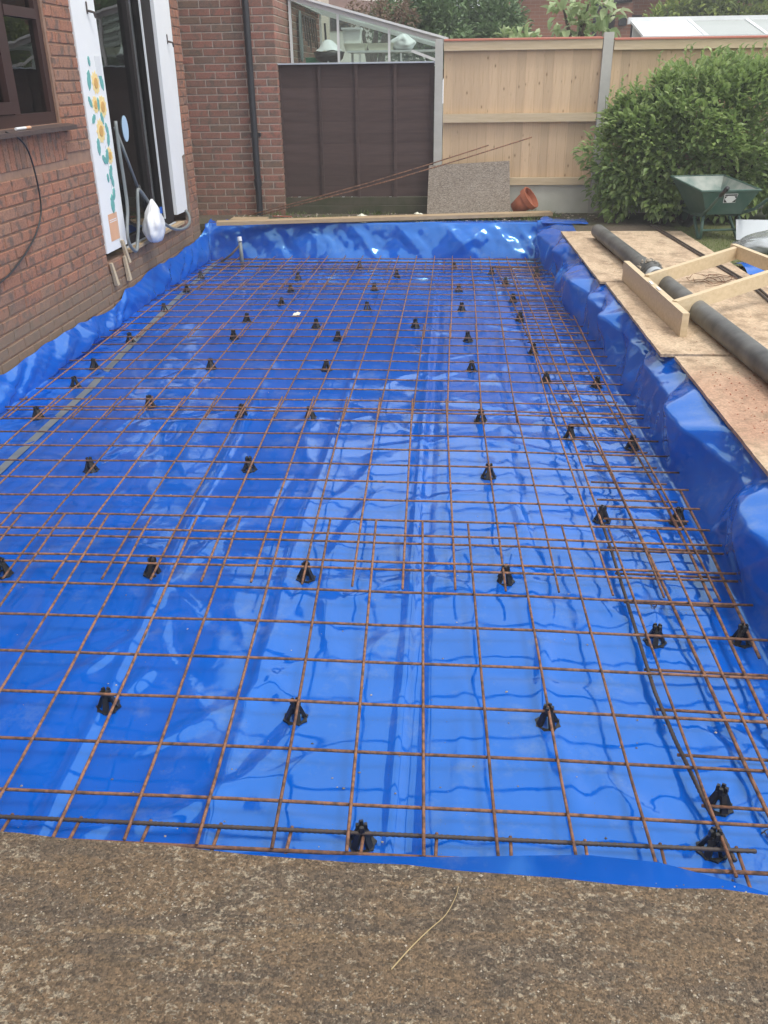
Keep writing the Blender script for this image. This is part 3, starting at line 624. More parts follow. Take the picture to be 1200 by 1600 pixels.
m.add(vs_, [(i*n+j, (i+1)*n+j, (i+1)*n+j+1, i*n+j+1) for i in range(n-1) for j in range(n-1)])
m.build('cover_cloth', G('white_plastic'), bq, smooth=True)
MB().tube([(-1.60, 12.4, 2.1), (-1.61, 12.4, 2.38)], .014, 6).build('handle', G('black_plastic'), bq)
cb = MB()
for k in range(5): cb.tube([(-1.985+.03, 12.6+.02*k+.06*math.cos(t)*1.0, 2.25+.28*math.sin(t)) for t in [i*math.pi/8 for i in range(17)]], .012, 5, cap=False)
tag(cb.build('cable_coil', G('grey_hose'), org=(-1.96, 12.6, 2.0)), 'grey cable coil hanging on the brick wall inside the greenhouse', 'cable')
rk = empty('tool_rack', (-1.95, 13.2, 2.3), 'row of hanging tools on the brick wall inside the greenhouse', 'tool rack')
MB().box(-1.99, -1.965, 12.8, 14.2, 2.48, 2.52).build('rail', G('steel_dark'), rk)
for k in range(6): MB().tube([(-1.955, 12.9+.22*k, 2.5), (-1.93, 12.9+.22*k, 2.2-.05*(k % 3))], .012, 5).build('tool', G('steel_dark'), rk)

# ------------------------------------------------------------------ foliage builders
def leaf(mb, p, d, up, l, w, fold=.25):
    d = d.normalized(); s = d.cross(up)
    if s.length < 1e-4: s = d.orthogonal()
    s.normalize(); nrm = s.cross(d)
    a = p; t = p+d*l-nrm*l*.12; m1 = p+d*l*.32+nrm*l*.04; m2 = p+d*l*.68
    e = nrm*w*fold
    mb.add([a, m1+s*w*.5+e, m2+s*w*.42+e*.8, t, m2-s*w*.42+e*.8, m1-s*w*.5+e, m1, m2], [(0, 6, 1), (6, 7, 2, 1), (7, 3, 2), (0, 5, 6), (6, 5, 4, 7), (7, 4, 3)])
def cluster_crown(clumps, per, l, w, jitter=.6, seed=1):
    rr = random.Random(seed); mb = MB()
    for c, r in clumps:
        for k in range(per):
            d = V(rr.gauss(0, 1), rr.gauss(0, 1), rr.gauss(0, 1)).normalized(); q = r*(rr.random()**.4)
            p = V(*c)+d*q; dd = (d+V(rr.uniform(-1, 1), rr.uniform(-1, 1), rr.uniform(-.6, .9))*jitter); s = rr.uniform(.7, 1.25)
            leaf(mb, p, dd, V(rr.uniform(-.4, .4), rr.uniform(-.4, .4), 1), l*s, w*s)
    return mb
# laurel bush
bu = empty('laurel_bush', (2.8, 10.4, GZ), 'large rounded laurel bush in front of the fence behind the wheelbarrow', 'bush')
rr = random.Random(11)
def bush_r(u):                                   # directional radius of the bush
    return 1+.16*noise.noise(u*1.8+V(3, 1, 2))+.10*noise.noise(u*4.2)
clumps = []
BC, BR = V(2.88, 10.46, .99), V(1.34, .54, .92)
for k in range(230):
    while True:
        u = V(rr.gauss(0, 1), rr.gauss(0, 1), rr.gauss(0, 1)).normalized()
        if u.z > -.75: break
    f = bush_r(u)*rr.uniform(.78, .98); p = V(BC.x+BR.x*u.x*f, BC.y+BR.y*u.y*f, BC.z+BR.z*u.z*f)
    if p.z < .42: p.z = .42+rr.random()*.1
    clumps.append((p, rr.uniform(.13, .2)))
for k in range(60):
    clumps.append((V(BC.x+rr.uniform(-1, 1), BC.y+rr.uniform(-.3, .3), rr.uniform(.5, 1.5)), .25))
mb = MB(); big = []
for c, r in clumps:
    for k in range(62):
        d = V(rr.gauss(0, 1), rr.gauss(0, 1), rr.gauss(0, .9)).normalized(); p = c+d*r*(rr.random()**.45)
        if p.y > 11.0 or (p.y < 10.02 and p.z < 1.0 and p.x > 2.1): continue
        out = V((p.x-BC.x)/BR.x, (p.y-BC.y)/BR.y, (p.z-BC.z)/BR.z); out.normalize()
        dd = out*.7+d*.6+V(rr.uniform(-.8, .8), rr.uniform(-.8, .5), rr.uniform(-.35, .7)); s = rr.uniform(.7, 1.2)
        e = (p, dd, V(rr.uniform(-.3, .3), rr.uniform(-.6, .1), 1), .088*s, .046*s)
        if out.y < -.45 and len(big) < 290 and rr.random() < .09 and (p-BC).length > .6: big.append(e)
        else: leaf(mb, *e)
for k in range(46):                              # upright young shoots on top
    x = rr.uniform(1.65, 3.6); y = rr.uniform(10.0, 10.6); u = V((x-BC.x)/BR.x, (y-BC.y)/BR.y, .0)
    if u.length > .92: continue
    z = BC.z+BR.z*math.sqrt(1-u.length**2)*.98; h = rr.uniform(.06, .24)
    mb.tube([(x, y, z-.15), (x+rr.uniform(-.03, .03), y, z+h)], .004, 4)
    for i in range(9):
        a = i*2.4; leaf(mb, V(x, y, z-.1+(h+.08)*i/8), V(math.cos(a), math.sin(a), .9), V(0, 0, 1), .07, .028)
tag(mb.build('foliage', G('laurel_leaf'), bu, fix=False), kind='stuff')
for e in big:
    m = MB(); leaf(m, *e); m.build('leaf', G('laurel_leaf'), bu, fix=False, org=e[0])
sb = MB()
for k in range(9):
    x = 2.72+rr.uniform(-.5, .5); sb.tube([(x, 10.35+rr.uniform(-.15, .15), .2), (x+rr.uniform(-.2, .2), 10.35, .7), (x+rr.uniform(-.6, .6), 10.3+rr.uniform(-.2, .2), 1.3)], .02, 6, rads=[.028, .02, .008])
sb.build('stem', G('bark'), bu)

def tree(name, x, y, trunk_h, crown, per, l, w, mt, label, cat='tree', seed=1, group=None):
    t = empty(name, (x, y, GZ), label, cat, group); r2 = random.Random(seed)
    m = MB().tube([(x, y, GZ-.1), (x+.05, y, trunk_h*.5), (x-.05, y+.05, trunk_h)], .1, 8, rads=[.14, .1, .06])
    for k in range(7):
        c, r = crown[int(r2.random()*len(crown))]; m.tube([(x, y, trunk_h*r2.uniform(.5, .9)), (Vector(c)+V(x, y, trunk_h))/2, c], .03, 5, rads=[.05, .03, .012])
    m.build('trunk', G('bark'), t)
    tag(cluster_crown(crown, per, l, w, seed=seed).build('crown', G(mt), t, fix=False), kind='stuff')
    return t
def blobs(cx, cy, cz, rx, ry, rz_, n, r, seed):
    r2 = random.Random(seed); out = []
    for k in range(n):
        u = V(r2.gauss(0, 1), r2.gauss(0, 1), r2.gauss(0, 1)).normalized()*(r2.random()**.4); out.append((V(cx+rx*u.x, cy+ry*u.y, cz+rz_*u.z), r*r2.uniform(.7, 1.3)))
    return out
tree('broadleaf_tree', -.35, 17.5, 1.9, blobs(-.25, 17.5, 2.55, 1.1, 1.1, .75, 80, .28, 5), 90, .10, .06, 'tree_leaf', 'dense dark green tree behind the fence above the greenhouse roof', seed=5)
tree('broadleaf_tree', .75, 18.5, 1.9, blobs(.6, 18.5, 2.5, .7, 1.0, .75, 50, .26, 8), 80, .10, .06, 'tree_leaf', 'dark green tree beside the distant brick house', seed=8)
tree('magnolia_shrub', 1.75, 14.0, 1.9, blobs(1.80, 14.0, 2.45, .42, .3, .42, 24, .18, 9), 8, .19, .10, 'pale_leaf', 'pale large-leaved shrub showing above the new fence by the post', 'shrub', 9)
tree('low_shrub', .95, 13.4, 1.8, blobs(.95, 13.4, 2.08, .32, .2, .18, 14, .12, 12), 13, .15, .07, 'pale_leaf', 'low pale-leaved shrub peeping over the middle of the fence', 'shrub', 12)
tree('heather_shrub', -1.35, 16.4, 2.2, blobs(-1.25, 16.4, 2.7, .65, .4, .22, 24, .16, 15), 60, .05, .03, 'heather_leaf', 'brownish dry shrub above the sloping greenhouse roof', 'shrub', 15)
# hedge beyond the white conservatory
hd = empty('hedge', (6.0, 22.5, GZ), 'tall yellow-green clipped hedge behind the white conservatory roof', 'hedge')
cl = []
r3 = random.Random(21)
for k in range(620):
    x = r3.uniform(4.35, 12.0); topz = 2.75+.85*min(1, max(0, (x-4.35)/1.6)); cl.append((V(x, 22.3+r3.uniform(0, 1.0), r3.uniform(.6, topz)), .3))
tag(cluster_crown(cl, 70, .13, .07, seed=22).build('foliage', G('hedge_leaf'), hd, fix=False), kind='stuff')
MB().tube([(6, 22.8, GZ-.1), (6, 22.8, 2.0)], .08, 6).build('stem', G('bark'), hd)
# distant brick houses
fh = empty('distant_brick_house', (2.6, 27.5, GZ), 'distant orange brick house with two small windows above the fence', 'house')
MB().box(1.55, 4.55, 26.0, 29.0, -.2, 4.1).build('wall', G('far_brickwork'), fh)
MB().box(4.552, 8.2, 26.8, 31.0, -.2, 4.1).build('wing_wall', G('far_brickwork'), fh)
MB().hexa([(.9, 25.3, 4.1), (8.5, 25.3, 4.1), (8.5, 31.3, 4.1), (.9, 31.3, 4.1)], [(3.0, 28, 5.3), (7, 28, 5.3), (7, 29, 5.3), (3.0, 29, 5.3)]).build('roof', G('roof_tile'), fh)
for x0, x1, z0, z1 in ((3.78, 4.06, 2.45, 3.02), (4.50, 4.546, 2.4, 3.0)):
    pass
for x0, x1, yw in ((3.83, 4.13, 25.99), (4.62, 4.95, 26.79)):
    wv = MB().box(x0, x1, yw-.03, yw, 2.45, 3.16).build('window', G('white_frame' if False else 'brown_frame'), fh)
    MB().box(x0+.04, x1-.04, yw-.036, yw-.031, 2.49, 3.12).build('pane', G('dark_frame'), wv)
MB().box(4.22, 4.40, 25.80, 25.99, 2.88, 3.12).build('flue', G('drain_black'), fh)
MB().tube([(3.62, 25.9, .2), (3.62, 25.9, 4.05)], .06, 8).tube([(3.62, 25.9, 3.25), (4.1, 25.9, 3.42), (4.5, 25.9, 3.45)], .05, 8).build('waste_pipe', G('drain_black'), fh)
MB().box(1.0, 1.54, 25.5, 26.5, -.2, 4.1).build('side_wall', G('far_brickwork'), fh)
MB().box(1.12, 1.26, 25.42, 25.49, 2.2, 3.2).build('down_pipe', G('drain_black'), fh)
f2 = empty('distant_rendered_house', (-2.6, 30, GZ), 'distant cream rendered house with tiled roof above the greenhouse', 'house')
MB().box(-6.2, -.9, 29.0, 33.0, -.2, 3.85).build('wall', G('cream_render'), f2)
MB().hexa([(-6.4, 28.7, 3.85), (-.6, 28.7, 3.3), (-.6, 33.2, 3.3), (-6.4, 33.2, 3.85)], [(-6.2, 30.5, 5.6), (-3.2, 30.5, 5.2), (-3.2, 31.5, 5.2), (-6.2, 31.5, 5.6)]).build('roof', G('roof_tile'), f2)
wv = MB().box(-3.6, -3.0, 28.95, 28.99, 3.0, 3.7).build('window', G('brown_frame'), f2); MB().box(-3.55, -3.05, 28.93, 28.949, 3.05, 3.65).build('pane', G('dark_frame'), wv)
# white conservatory roof beyond the fence
cv = empty('conservatory', (4.4, 16.6, GZ), 'white framed conservatory roof showing above the fence at the right', 'conservatory')
def slope(y): return 2.28+(y-16.0)*.22
for k in range(6):
    x0 = 3.05+.95*k
    MB().hexa([(x0-.03, 16.0, 2.26), (x0+.03, 16.0, 2.26), (x0+.03, 17.3, 2.54), (x0-.03, 17.3, 2.54)], [(x0-.03, 16.0, 2.30), (x0+.03, 16.0, 2.30), (x0+.03, 17.3, 2.58), (x0-.03, 17.3, 2.58)]).build('glazing_bar', G('white_frame'), cv)
    if k < 5: MB().hexa([(x0+.035, 16.0, 2.275), (x0+.915, 16.0, 2.275), (x0+.915, 17.3, 2.555), (x0+.035, 17.3, 2.555)], [(x0+.035, 16.0, 2.285), (x0+.915, 16.0, 2.285), (x0+.915, 17.3, 2.565), (x0+.035, 17.3, 2.565)]).build('roof_pane', G('white_plastic' if k == 0 else 'roof_glass'), cv)
MB().box(2.98, 7.9, 17.3, 17.42, 2.53, 2.63).build('ridge', G('white_frame'), cv)
MB().box(2.98, 7.9, 15.93, 16.0, 2.2, 2.3).build('gutter', G('white_frame'), cv)
MB().box(3.0, 3.06, 16.05, 17.3, .28, 2.25).box(3.061, 7.8, 16.05, 16.1, .28, .9).box(3.061, 7.8, 17.25, 17.3, .28, 2.5).build('wall', G('white_frame'), cv)

# ------------------------------------------------------------------ blue membrane lining the pit
SPOTS = [(-0.209, 1.751), (0.748, 1.77), (0.814, 1.942), (-0.475, 2.251), (0.351, 2.25), (-1.116, 2.267), (-0.563, 3.073), (0.254, 3.078), (-1.206, 3.067), (-1.848, 3.047), (0.785, 2.713), (1.10, 2.732), (-1.861, 4.093), (-1.025, 4.145), (0.226, 4.093), (0.729, 3.635), (1.07, 3.633), (-1.855, 5.079), (-1.24, 4.94), (-0.819, 4.945), (0.21, 4.907), (0.705, 4.67), (1.03, 4.541), (-2.486, 4.859), (-2.496, 5.475), (-2.515, 5.878), (-1.673, 5.904), (-0.849, 5.93), (0.177, 5.947), (0.668, 5.677), (0.99, 5.595), (-2.491, 6.586), (-1.687, 6.701), (-0.858, 6.704), (0.162, 6.694), (0.643, 6.407), (-1.701, 7.247), (-1.086, 7.092), (-0.262, 7.071), (0.607, 7.342), (-2.521, 7.593), (-1.511, 7.856), (-0.708, 7.653), (0.121, 7.67), (0.595, 8.021), (-2.533, 8.368), (-1.522, 8.445), (-0.713, 8.489), (0.104, 8.532), (-2.574, 9.051), (-1.552, 9.064), (-0.537, 9.216), (0.456, 9.444), (0.57, 8.823), (-0.973, 9.696), (0.064, 9.744), (0.908, 9.233)]

def lerp(t, xs, ys):
    if t <= xs[0]: return ys[0]
    for k in range(len(xs)-1):
        if t <= xs[k+1]: return ys[k]+(ys[k+1]-ys[k])*(t-xs[k])/(xs[k+1]-xs[k])
    return ys[-1]
def zmesh(Y): return lerp(Y, [1.5, 2.0, 3.3, 8, 10], [-.07, -.065, 0, 0, -.035])
CH = .072
def nz(x, y, z=0.0): return noise.noise(V(x, y, z))
def xbase(Y): return lerp(Y, [1.5, 3.9, 5.1, 6.2, 8, 10], [1.16, 1.14, 1.13, 1.08, 1.0, 1.0])
def xlip(Y): return lerp(Y, [1.3, 4.9, 5.1, 9.5, 10.3], [1.36, 1.335, 1.27, 1.17, 1.2])
def ltop(Y): return lerp(Y, [1.5, 5.05, 5.3, 6.0, 6.6, 7.0, 7.22, 7.33, 7.6, 8, 9.3, 9.95, 10.3], [.17, .15, .155, .157, .12, .09, .12, .185, .165, .188, .19, .2, .31])
def crease(x, c, w): 
    d = abs(x-c)/w; return math.exp(-d*d) if d < 4 else 0
def hsh(i, sd): 
    v_ = math.sin(i*127.1+sd*311.7)*43758.5453; return (v_-math.floor(v_))*2-1
def pw(t, sd):                                    # piecewise linear noise: flat facets and sharp folds
    i = math.floor(t); f = t-i; return hsh(i, sd)*(1-f)+hsh(i+1, sd)*f
def floor_z(x, y):
    z = zmesh(y)-CH
    z += .011*nz(x*1.5+3, y*.42, 1)+.005*nz(x*3.1, y*1.2, 2)+.0042*nz(x*6+1.6*nz(x*2, y*2), y*3.4, 3)
    z += .0035*max(0, min(1, (y-3.5)/2))*nz(x*1.6, y*6.5, 41)
    pm = max(0, min(1, .35+1.6*nz(x*.9+5, y*.5, 42)))
    z += pm*(.0075*(.4-abs(nz(x*3.6+.8*nz(x*2, y*2, 3), y*2.4, 43)))+.0038*(.4-abs(nz(x*8, y*5.2, 44))))
    z += .0075*pw(x*2.1+y*.45+.2*nz(x, y, 2), 3)+.0055*pw(x*1.3-y*.9+.3*nz(x, y, 5), 5)+.0030*pw(x*4.2+y*1.7, 7)*(.4+pm)
    wob = .02*nz(0, y*.8, 7)
    z += .013*crease(x, -.125+wob*.3, .018)-.012*crease(x, -.075+wob*.3, .028)
    z += .012*crease(x, -.64+wob, .02)+.010*crease(x, -1.12+wob*1.5-.03*(y-2), .022)+.008*crease(x, .36-wob*2-.012*(y-3), .03)
    z += .006*crease(y, 3.02+.05*nz(x*1.5, 0, 9), .03)*max(0, 1-abs(x+.4)/1.0)
    wr = max(0, min(1, (x-.35)/.5))*max(0, min(1, (9-y)/3))
    z += wr*(.010*abs(nz(x*9+y*3, y*5-x*2, 4))+.007*abs(nz(x*16, y*11, 5)))
    el = max(0, min(1, (-2.35-x)/.3)); z += el*(.014*abs(nz(x*7, y*5, 6)))
    wn_ = max(0, min(1, (2.0-y)/.3)); z += wn_*.007*nz(x*6, y*8, 8)
    return z
NL, NF, NR, NK = 12, 230, 30, 4
MN, MF, MW, MK = 12, 400, 26, 5
verts = []; NI = NL+NF+NR+NK+1; NJ = MN+MF+MW+MK+1
def across(i):
    if i < NL: return 'L', 1-i/NL
    if i <= NL+NF: return 'F', (i-NL)/NF
    if i <= NL+NF+NR: return 'R', (i-NL-NF)/NR
    return 'K', (i-NL-NF-NR)/NK
def along(j):
    if j < MN: return 'N', 1-j/MN
    if j <= MN+MF: return 'F', (j-MN)/MF
    if j <= MN+MF+MW: return 'W', (j-MN-MF)/MW
    return 'K', (j-MN-MF-MW)/MK
YN, YW = 1.50, 10.08
def ynear(X): return lerp(X, [-2, -.6, -.35, 0, .3, .45, .6, .7, .8, 1.2], [1.27, 1.315, 1.335, 1.345, 1.37, 1.36, 1.315, 1.275, 1.25, 1.24])
for j in range(NJ):
    bt, bv = along(j)
    for i in range(NI):
        at, av = across(i)
        if bt == 'F': y = YN+(YW-YN)*bv; zb = -9
        elif bt == 'N': y = YN-(YN-ynear(-2.735+3.87*(max(0, min(NF, i-NL))/NF)))*bv**.8; zb = (zmesh(1.5)-CH)+bv*(.262-(zmesh(1.5)-CH))
        elif bt == 'W': y = YW+.15*bv; zb = (-.035-CH)+(bv**.85)*(.292+.035+CH)
        else: y = YW+.15+.18*bv; zb = .292-.004*bv
        xl = -2.735; xb_, xt = xbase(y), xlip(y)
        za = -9
        if at == 'F': x = xl+(xb_-xl)*av
        elif at == 'L': x = xl-.030*av**.5; za = (zmesh(y)-CH)+av*(ltop(y)-(zmesh(y)-CH))
        elif at == 'R':
            kx = .56+.12*pw(y*1.9, 61); kw = .24+.14*pw(y*2.3, 62); f1 = min(1, av/kx); f2 = max(0, (av-kx)/(1-kx))
            x = xb_+(xt-xb_)*(kw*f1+(1-kw)*f2); za = (zmesh(y)-CH)+(.78*f1+.22*f2)*(.292-(zmesh(y)-CH))
        else: x = xt+.16*av; za = .29-.004*av
        fz = floor_z(x, y); z = fz
        rise = max(za, zb)
        if rise > -8:
            z = max(rise, fz) if rise > fz else fz
        # drape of the upstands
        if at == 'R':
            e = math.sin(math.pi*av)**.7 if av < 1 else 0
            sc = .085*pw(y*1.8+av*1.1, 63)+.055*pw(y*3.5-av*1.7, 64)+.020*pw(y*8.1+av*2.4, 65)+.008*nz(y*9, av*4, 13)
            dx = e*sc
            x += -dx; z += dx*.6*av
            if av > .8: z += .008*pw(y*5, 66)
        if at == 'L':
            e = math.sin(math.pi*min(1, .15+av*.8)); dx = e*(.065*abs(pw(y*1.5+av*.9, 67))+.045*abs(pw(y*3.9-av*1.5, 68))+.015*abs(pw(y*9+av*3, 74))+.006*abs(nz(y*9, av*4, 16)))
            x += dx; z += av*(.02*nz(y*4.3, 2, 17)+.028*pw(y*2.7, 72)+.012*pw(y*7.3, 73))
        if bt == 'W' and at in 'LFR':
            e = math.sin(math.pi*min(1, .08+bv*.9)); q = nz(x*1.9, bv*.8, 18); q2 = nz(x*5+bv*2, bv*2.2, 19); q3 = nz(x*11, bv*5, 20)
            dy = e*(.065*pw(x*1.7+bv*.9, 69)+.05*pw(x*3.3-bv*1.5, 70)+.02*pw(x*7.5+bv*2.5, 71)+.012*q3+.02); y -= dy; z += dy*.5+.02*nz(x*2.3, bv, 21)*bv
        if bt == 'N' and at == 'F':
            dy = math.sin(math.pi*bv)*.03*nz(x*2, bv, 22); y += dy
            z += bv*.012*nz(x*1.3, 3, 23)
        verts.append(V(x, y, z))
# short sharp wrinkles: tension folds round the spacers and loose creases between them
wr_ = random.Random(31); WR = []
for (cx, cy) in SPOTS:
    for k in range(wr_.choice((1, 2, 2, 3))):
        a = wr_.uniform(0, 6.28); l = wr_.uniform(.12, .42); r0 = wr_.uniform(.03, .08)
        WR.append((cx+r0*math.cos(a), cy+r0*math.sin(a), a, l, wr_.uniform(-1.6, 1.6), wr_.uniform(.004, .010), wr_.uniform(.020, .032)))
for k in range(150):
    x = wr_.uniform(-2.5, 1.0); y = 1.6+8.2*wr_.random()**1.3; a = wr_.gauss(1.57, .55)+(math.pi if wr_.random() < .5 else 0)
    if x > .3: a = wr_.gauss(2.2, .6)
    WR.append((x, y, a, wr_.uniform(.15, .75), wr_.uniform(-1.2, 1.2), wr_.choice((1, 1, -1))*wr_.uniform(.003, .010), wr_.uniform(.018, .034)))
WR += [(-.47, 2.2, 4.4, .55, -1.3, .013, .028), (-1.0, 2.05, .5, .7, .8, .012, .03), (-.95, 1.75, .35, .8, .5, .012, .03), (-.56, 3.0, 4.5, .6, .4, .011, .03), (.1, 3.3, 4.0, .7, -.6, .010, .028), (-.3, 3.9, 4.3, .8, .5, .010, .028),
       (.45, 2.9, 4.4, .9, .4, .012, .03), (.35, 3.6, 4.6, .9, -.4, .010, .03), (-1.5, 2.2, .7, .6, .6, .009, .03), (-.9, 3.6, 4.3, .9, .3, .011, .032), (-.7, 4.2, 1.9, .8, -.5, .010, .03)]
def bump_line(x0, y0, a, l, cu, h, w):
    n = max(3, int(l/.02)); px, py = x0, y0
    acc = {}
    for k in range(n+1):
        t = k/n; tp = math.sin(math.pi*min(1, .06+t*.94))**.6
        i0 = NL+int((px-(-2.735))/(xbase(py)+2.735)*NF); j0 = MN+int((py-YN)/(YW-YN)*MF)
        for j in range(j0-3, j0+5):
            if not MN <= j <= MN+MF: continue
            for i in range(i0-4, i0+6):
                if not NL <= i <= NL+NF: continue
                v = verts[j*NI+i]; d2 = ((v.x-px)**2+(v.y-py)**2)/(w*w)
                if d2 < 5:
                    q = h*tp*math.exp(-d2)
                    if abs(q) > abs(acc.get(j*NI+i, 0)): acc[j*NI+i] = q
        px += math.cos(a)*l/n; py += math.sin(a)*l/n; a += cu*l/n
    for k, q in acc.items(): verts[k].z += q
for q in WR: bump_line(*q)
verts = [V(v.x, 1.13, .268) for v in verts[:NI]]+verts; NJ += 1
faces = [(j*NI+i, j*NI+i+1, (j+1)*NI+i+1, (j+1)*NI+i) for j in range(NJ-1) for i in range(NI-1)]
mm = MB(); mm.v = verts; mm.f = faces
tag(mm.build('membrane', G('blue_film'), org=(-.8, 5.8, -.1), smooth=True, fix=False), 'glossy blue plastic membrane lining the whole pit beneath the steel mesh', 'membrane')
# loose flap of membrane lying on the ground at the far right corner
m = MB(); n1, n2 = 14, 10; vv = []
for i in range(n1):
    for j in range(n2):
        u, v_ = i/(n1-1), j/(n2-1); x = 1.02+.50*u; y = 10.16+.26*v_-.10*u*(1-v_)+.03*u
        vv.append((x, y, .296+.02*abs(nz(u*4, v_*5, 31))+.035*math.exp(-((u-.12)/.12)**2)*v_+.008*math.sin(v_*3.1)))
m.add(vv, [(i*n2+j, (i+1)*n2+j, (i+1)*n2+j+1, i*n2+j+1) for i in range(n1-1) for j in range(n2-1)])
tag(m.build('membrane_flap', G('blue_film'), org=(1.25, 10.3, .29), smooth=True, fix=False), 'loose blue membrane flap lying on the ground in front of the bush', 'membrane')
for (cx, cy, sx, sy, lab) in ((-2.48, 10.30, .16, .10, 'crumpled blue membrane scrap beside the house corner behind the plank'), (-2.12, 10.42, .14, .06, 'small blue membrane scrap left of the drainpipe foot'), (.2, 10.62, .30, .05, 'sliver of blue membrane showing at the foot of the chipboard sheet')):
    m = MB(); vv = []
    for i in range(9):
        for j in range(7):
            u, v_ = i/8*2-1, j/6*2-1; vv.append((cx+sx*u, cy+sy*v_, .295+.045*abs(nz(u*2+cx, v_*2, 33))*(1-.5*abs(u))+.01*abs(nz(u*6, v_*6, 3))))
    m.add(vv, [(i*7+j, (i+1)*7+j, (i+1)*7+j+1, i*7+j+1) for i in range(8) for j in range(6)])
    tag(m.build('membrane_scrap', G('blue_film'), org=(cx, cy, .29), smooth=True, fix=False), lab, 'membrane', 'membrane scraps along the back edge')
# grey joint tape stuck on the membrane
m = MB(); pts = [(-2.325, 3.6), (-2.33, 4.04), (-2.37, 5.4), (-2.47, 6.86), (-2.56, 8.69), (-2.62, 9.9)]; vv = []
for k in range(60):
    y = 3.6+(9.9-3.6)*k/59; x = lerp(y, [p[1] for p in pts], [p[0] for p in pts])
    for dx in (-.026, 0, .026): vv.append((x+dx, y, floor_z(x+dx, y)+.006))
m.add(vv, [(k*3+a, k*3+a+1, (k+1)*3+a+1, (k+1)*3+a) for k in range(59) for a in (0, 1)])
tag(m.build('joint_tape', G('tape_grey'), org=(-2.4, 6, -.08), smooth=True, fix=False), 'long grey jointing tape stuck along the membrane near the house', 'tape')

# ------------------------------------------------------------------ steel mesh sheets
def hump(x): return -.016*((x+.8)/1.8)**2
RB = .0050
def sheet(y0, y1, rows, xs_at0, skew, lift0, lift1, label, x_end=(-2.66, 1.16), mat_='rust'):
    yc = (y0+y1)/2
    zc = lambda Y: zmesh(Y)+lift0+(lift1-lift0)*(Y-y0)/(y1-y0)
    t = empty('mesh_sheet', (-.75, yc, zc(yc)), label, 'steel mesh', 'steel mesh sheets laid across the pit')
    # cross bars: one shared shape
    n = 14; m = MB().tube([(x_end[0]+(x_end[1]-x_end[0])*k/n, 0, hump(x_end[0]+(x_end[1]-x_end[0])*k/n)+.0015*math.sin(k*1.9)) for k in range(n+1)], RB, 6)
    me = m.mesh('cross_bar', G(mat_), smooth=True, fix=False)
    for Y in rows:
        o = link('cross_bar', me, t, (random.uniform(-.012, .012), Y, zc(Y))); o.rotation_euler.z = random.uniform(-.002, .002)
    n = 12; m = MB().tube([(skew*((y0+(y1-y0)*k/n)-y0), (y0+(y1-y0)*k/n), zc(y0+(y1-y0)*k/n)+RB*1.9+.001*math.sin(k*2.3)) for k in range(n+1)], RB, 6)
    me = m.mesh('long_bar', G(mat_), org=(0, yc, 0), smooth=True, fix=False)
    for x in xs_at0:
        o = link('long_bar', me, t, (x+random.uniform(-.003, .003), yc+random.uniform(-.012, .012), hump(x))); o.rotation_euler.z = random.uniform(-.002, .002)
xs = lambda a, n0, n1: [a+.2*k for k in range(n0, n1+1)]
sheet(1.63, 3.37, [1.81+.2085*k for k in range(8)], xs(-.034, -13, 5), -.033, 0, .020, 'nearest steel mesh sheet beside the muddy board')
sheet(2.89, 5.00, [3.03+.201*k for k in range(10)], xs(-.151, -12, 6), -.022, 0, .018, 'second steel mesh sheet from the muddy board')
sheet(4.69, 6.78, [4.83+.2*k for k in range(10)], xs(-.19, -12, 6), .006, -.002, .018, 'middle steel mesh sheet, third from the muddy board')
sheet(6.42, 8.52, [6.49+.2*k for k in range(10)], xs(-.175, -12, 6), .006, -.002, .018, 'fourth steel mesh sheet from the muddy board')
sheet(8.16, 9.98, [8.24+.2*k for k in range(9)], xs(-.165, -12, 6), .004, -.002, .0, 'farthest steel mesh sheet below the back plank')
# ladder-like cage strips round the edge
def strip(label, long_lines, rungs, matl='rust', rl=.0055):
    c = sum((V(*p) for l in long_lines for p in l), V(0, 0, 0))/sum(len(l) for l in long_lines)
    t = empty('rebar_strip', c, label, 'rebar', 'rebar edge strips')
    for k, l in enumerate(long_lines):
        if matl == 'mixed' and k == 0:                 # ribbed high-yield bar
            P = [V(*p) for p in l]; dense = []
            for a, c_ in zip(P[:-1], P[1:]):
                nn = max(2, int((c_-a).length/.0055)); dense += [a.lerp(c_, q/nn) for q in range(nn)]
            l = dense; rads = [rl*(1.0 if (q % 3) else 1.22) for q in range(len(dense))]
        else: rads = None
        MB().tube(l, rl, 6, rads=rads).build('long_bar', G('steel_dark' if (matl == 'mixed' and k == 0) else 'rust'), t, smooth=True, fix=False)
    for a, b_ in rungs: MB().tube([a, b_], RB, 6).build('rung', G('rust'), t, smooth=True, fix=False)
zs = lambda Y: zmesh(Y)-.028
# near edge
near = [[(x, 1.725-.0*x, -.085) for x in (-2.6, -1.5, -.3, .85)], [(x, 1.652, -.084) for x in (-2.6, -1.0, .3, .9)], [(.55, 1.575, -.07), (.9, 1.57, -.07), (1.1, 1.565, -.07)]]
strip('rebar ladder strip lying along the near edge by the muddy board', near, [((x, 1.745, -.094), (x-.004, 1.60 if x < .6 else 1.56, -.094)) for x in [-2.4+.2*k for k in range(17)]], 'mixed', .0056)
L1 = lambda Y: lerp(Y, [1.69, 2.3, 4.4, 6.0, 8.64, 9.6], [.785, .712, .702, .645, .535, .5])
L2 = lambda Y: lerp(Y, [1.69, 2.4, 3.4, 4.2, 5.5, 9.6], [.93, .90, .85, .828, .757, .66])
L3 = lambda Y: lerp(Y, [1.69, 2.8, 3.7, 4.9, 6.0, 9.6], [1.04, 1.03, 1.028, .988, .955, .88])
def line(f, y0, y1, dz=0, n=8): return [(f(y0+(y1-y0)*k/n), y0+(y1-y0)*k/n, zs(y0+(y1-y0)*k/n)+dz) for k in range(n+1)]
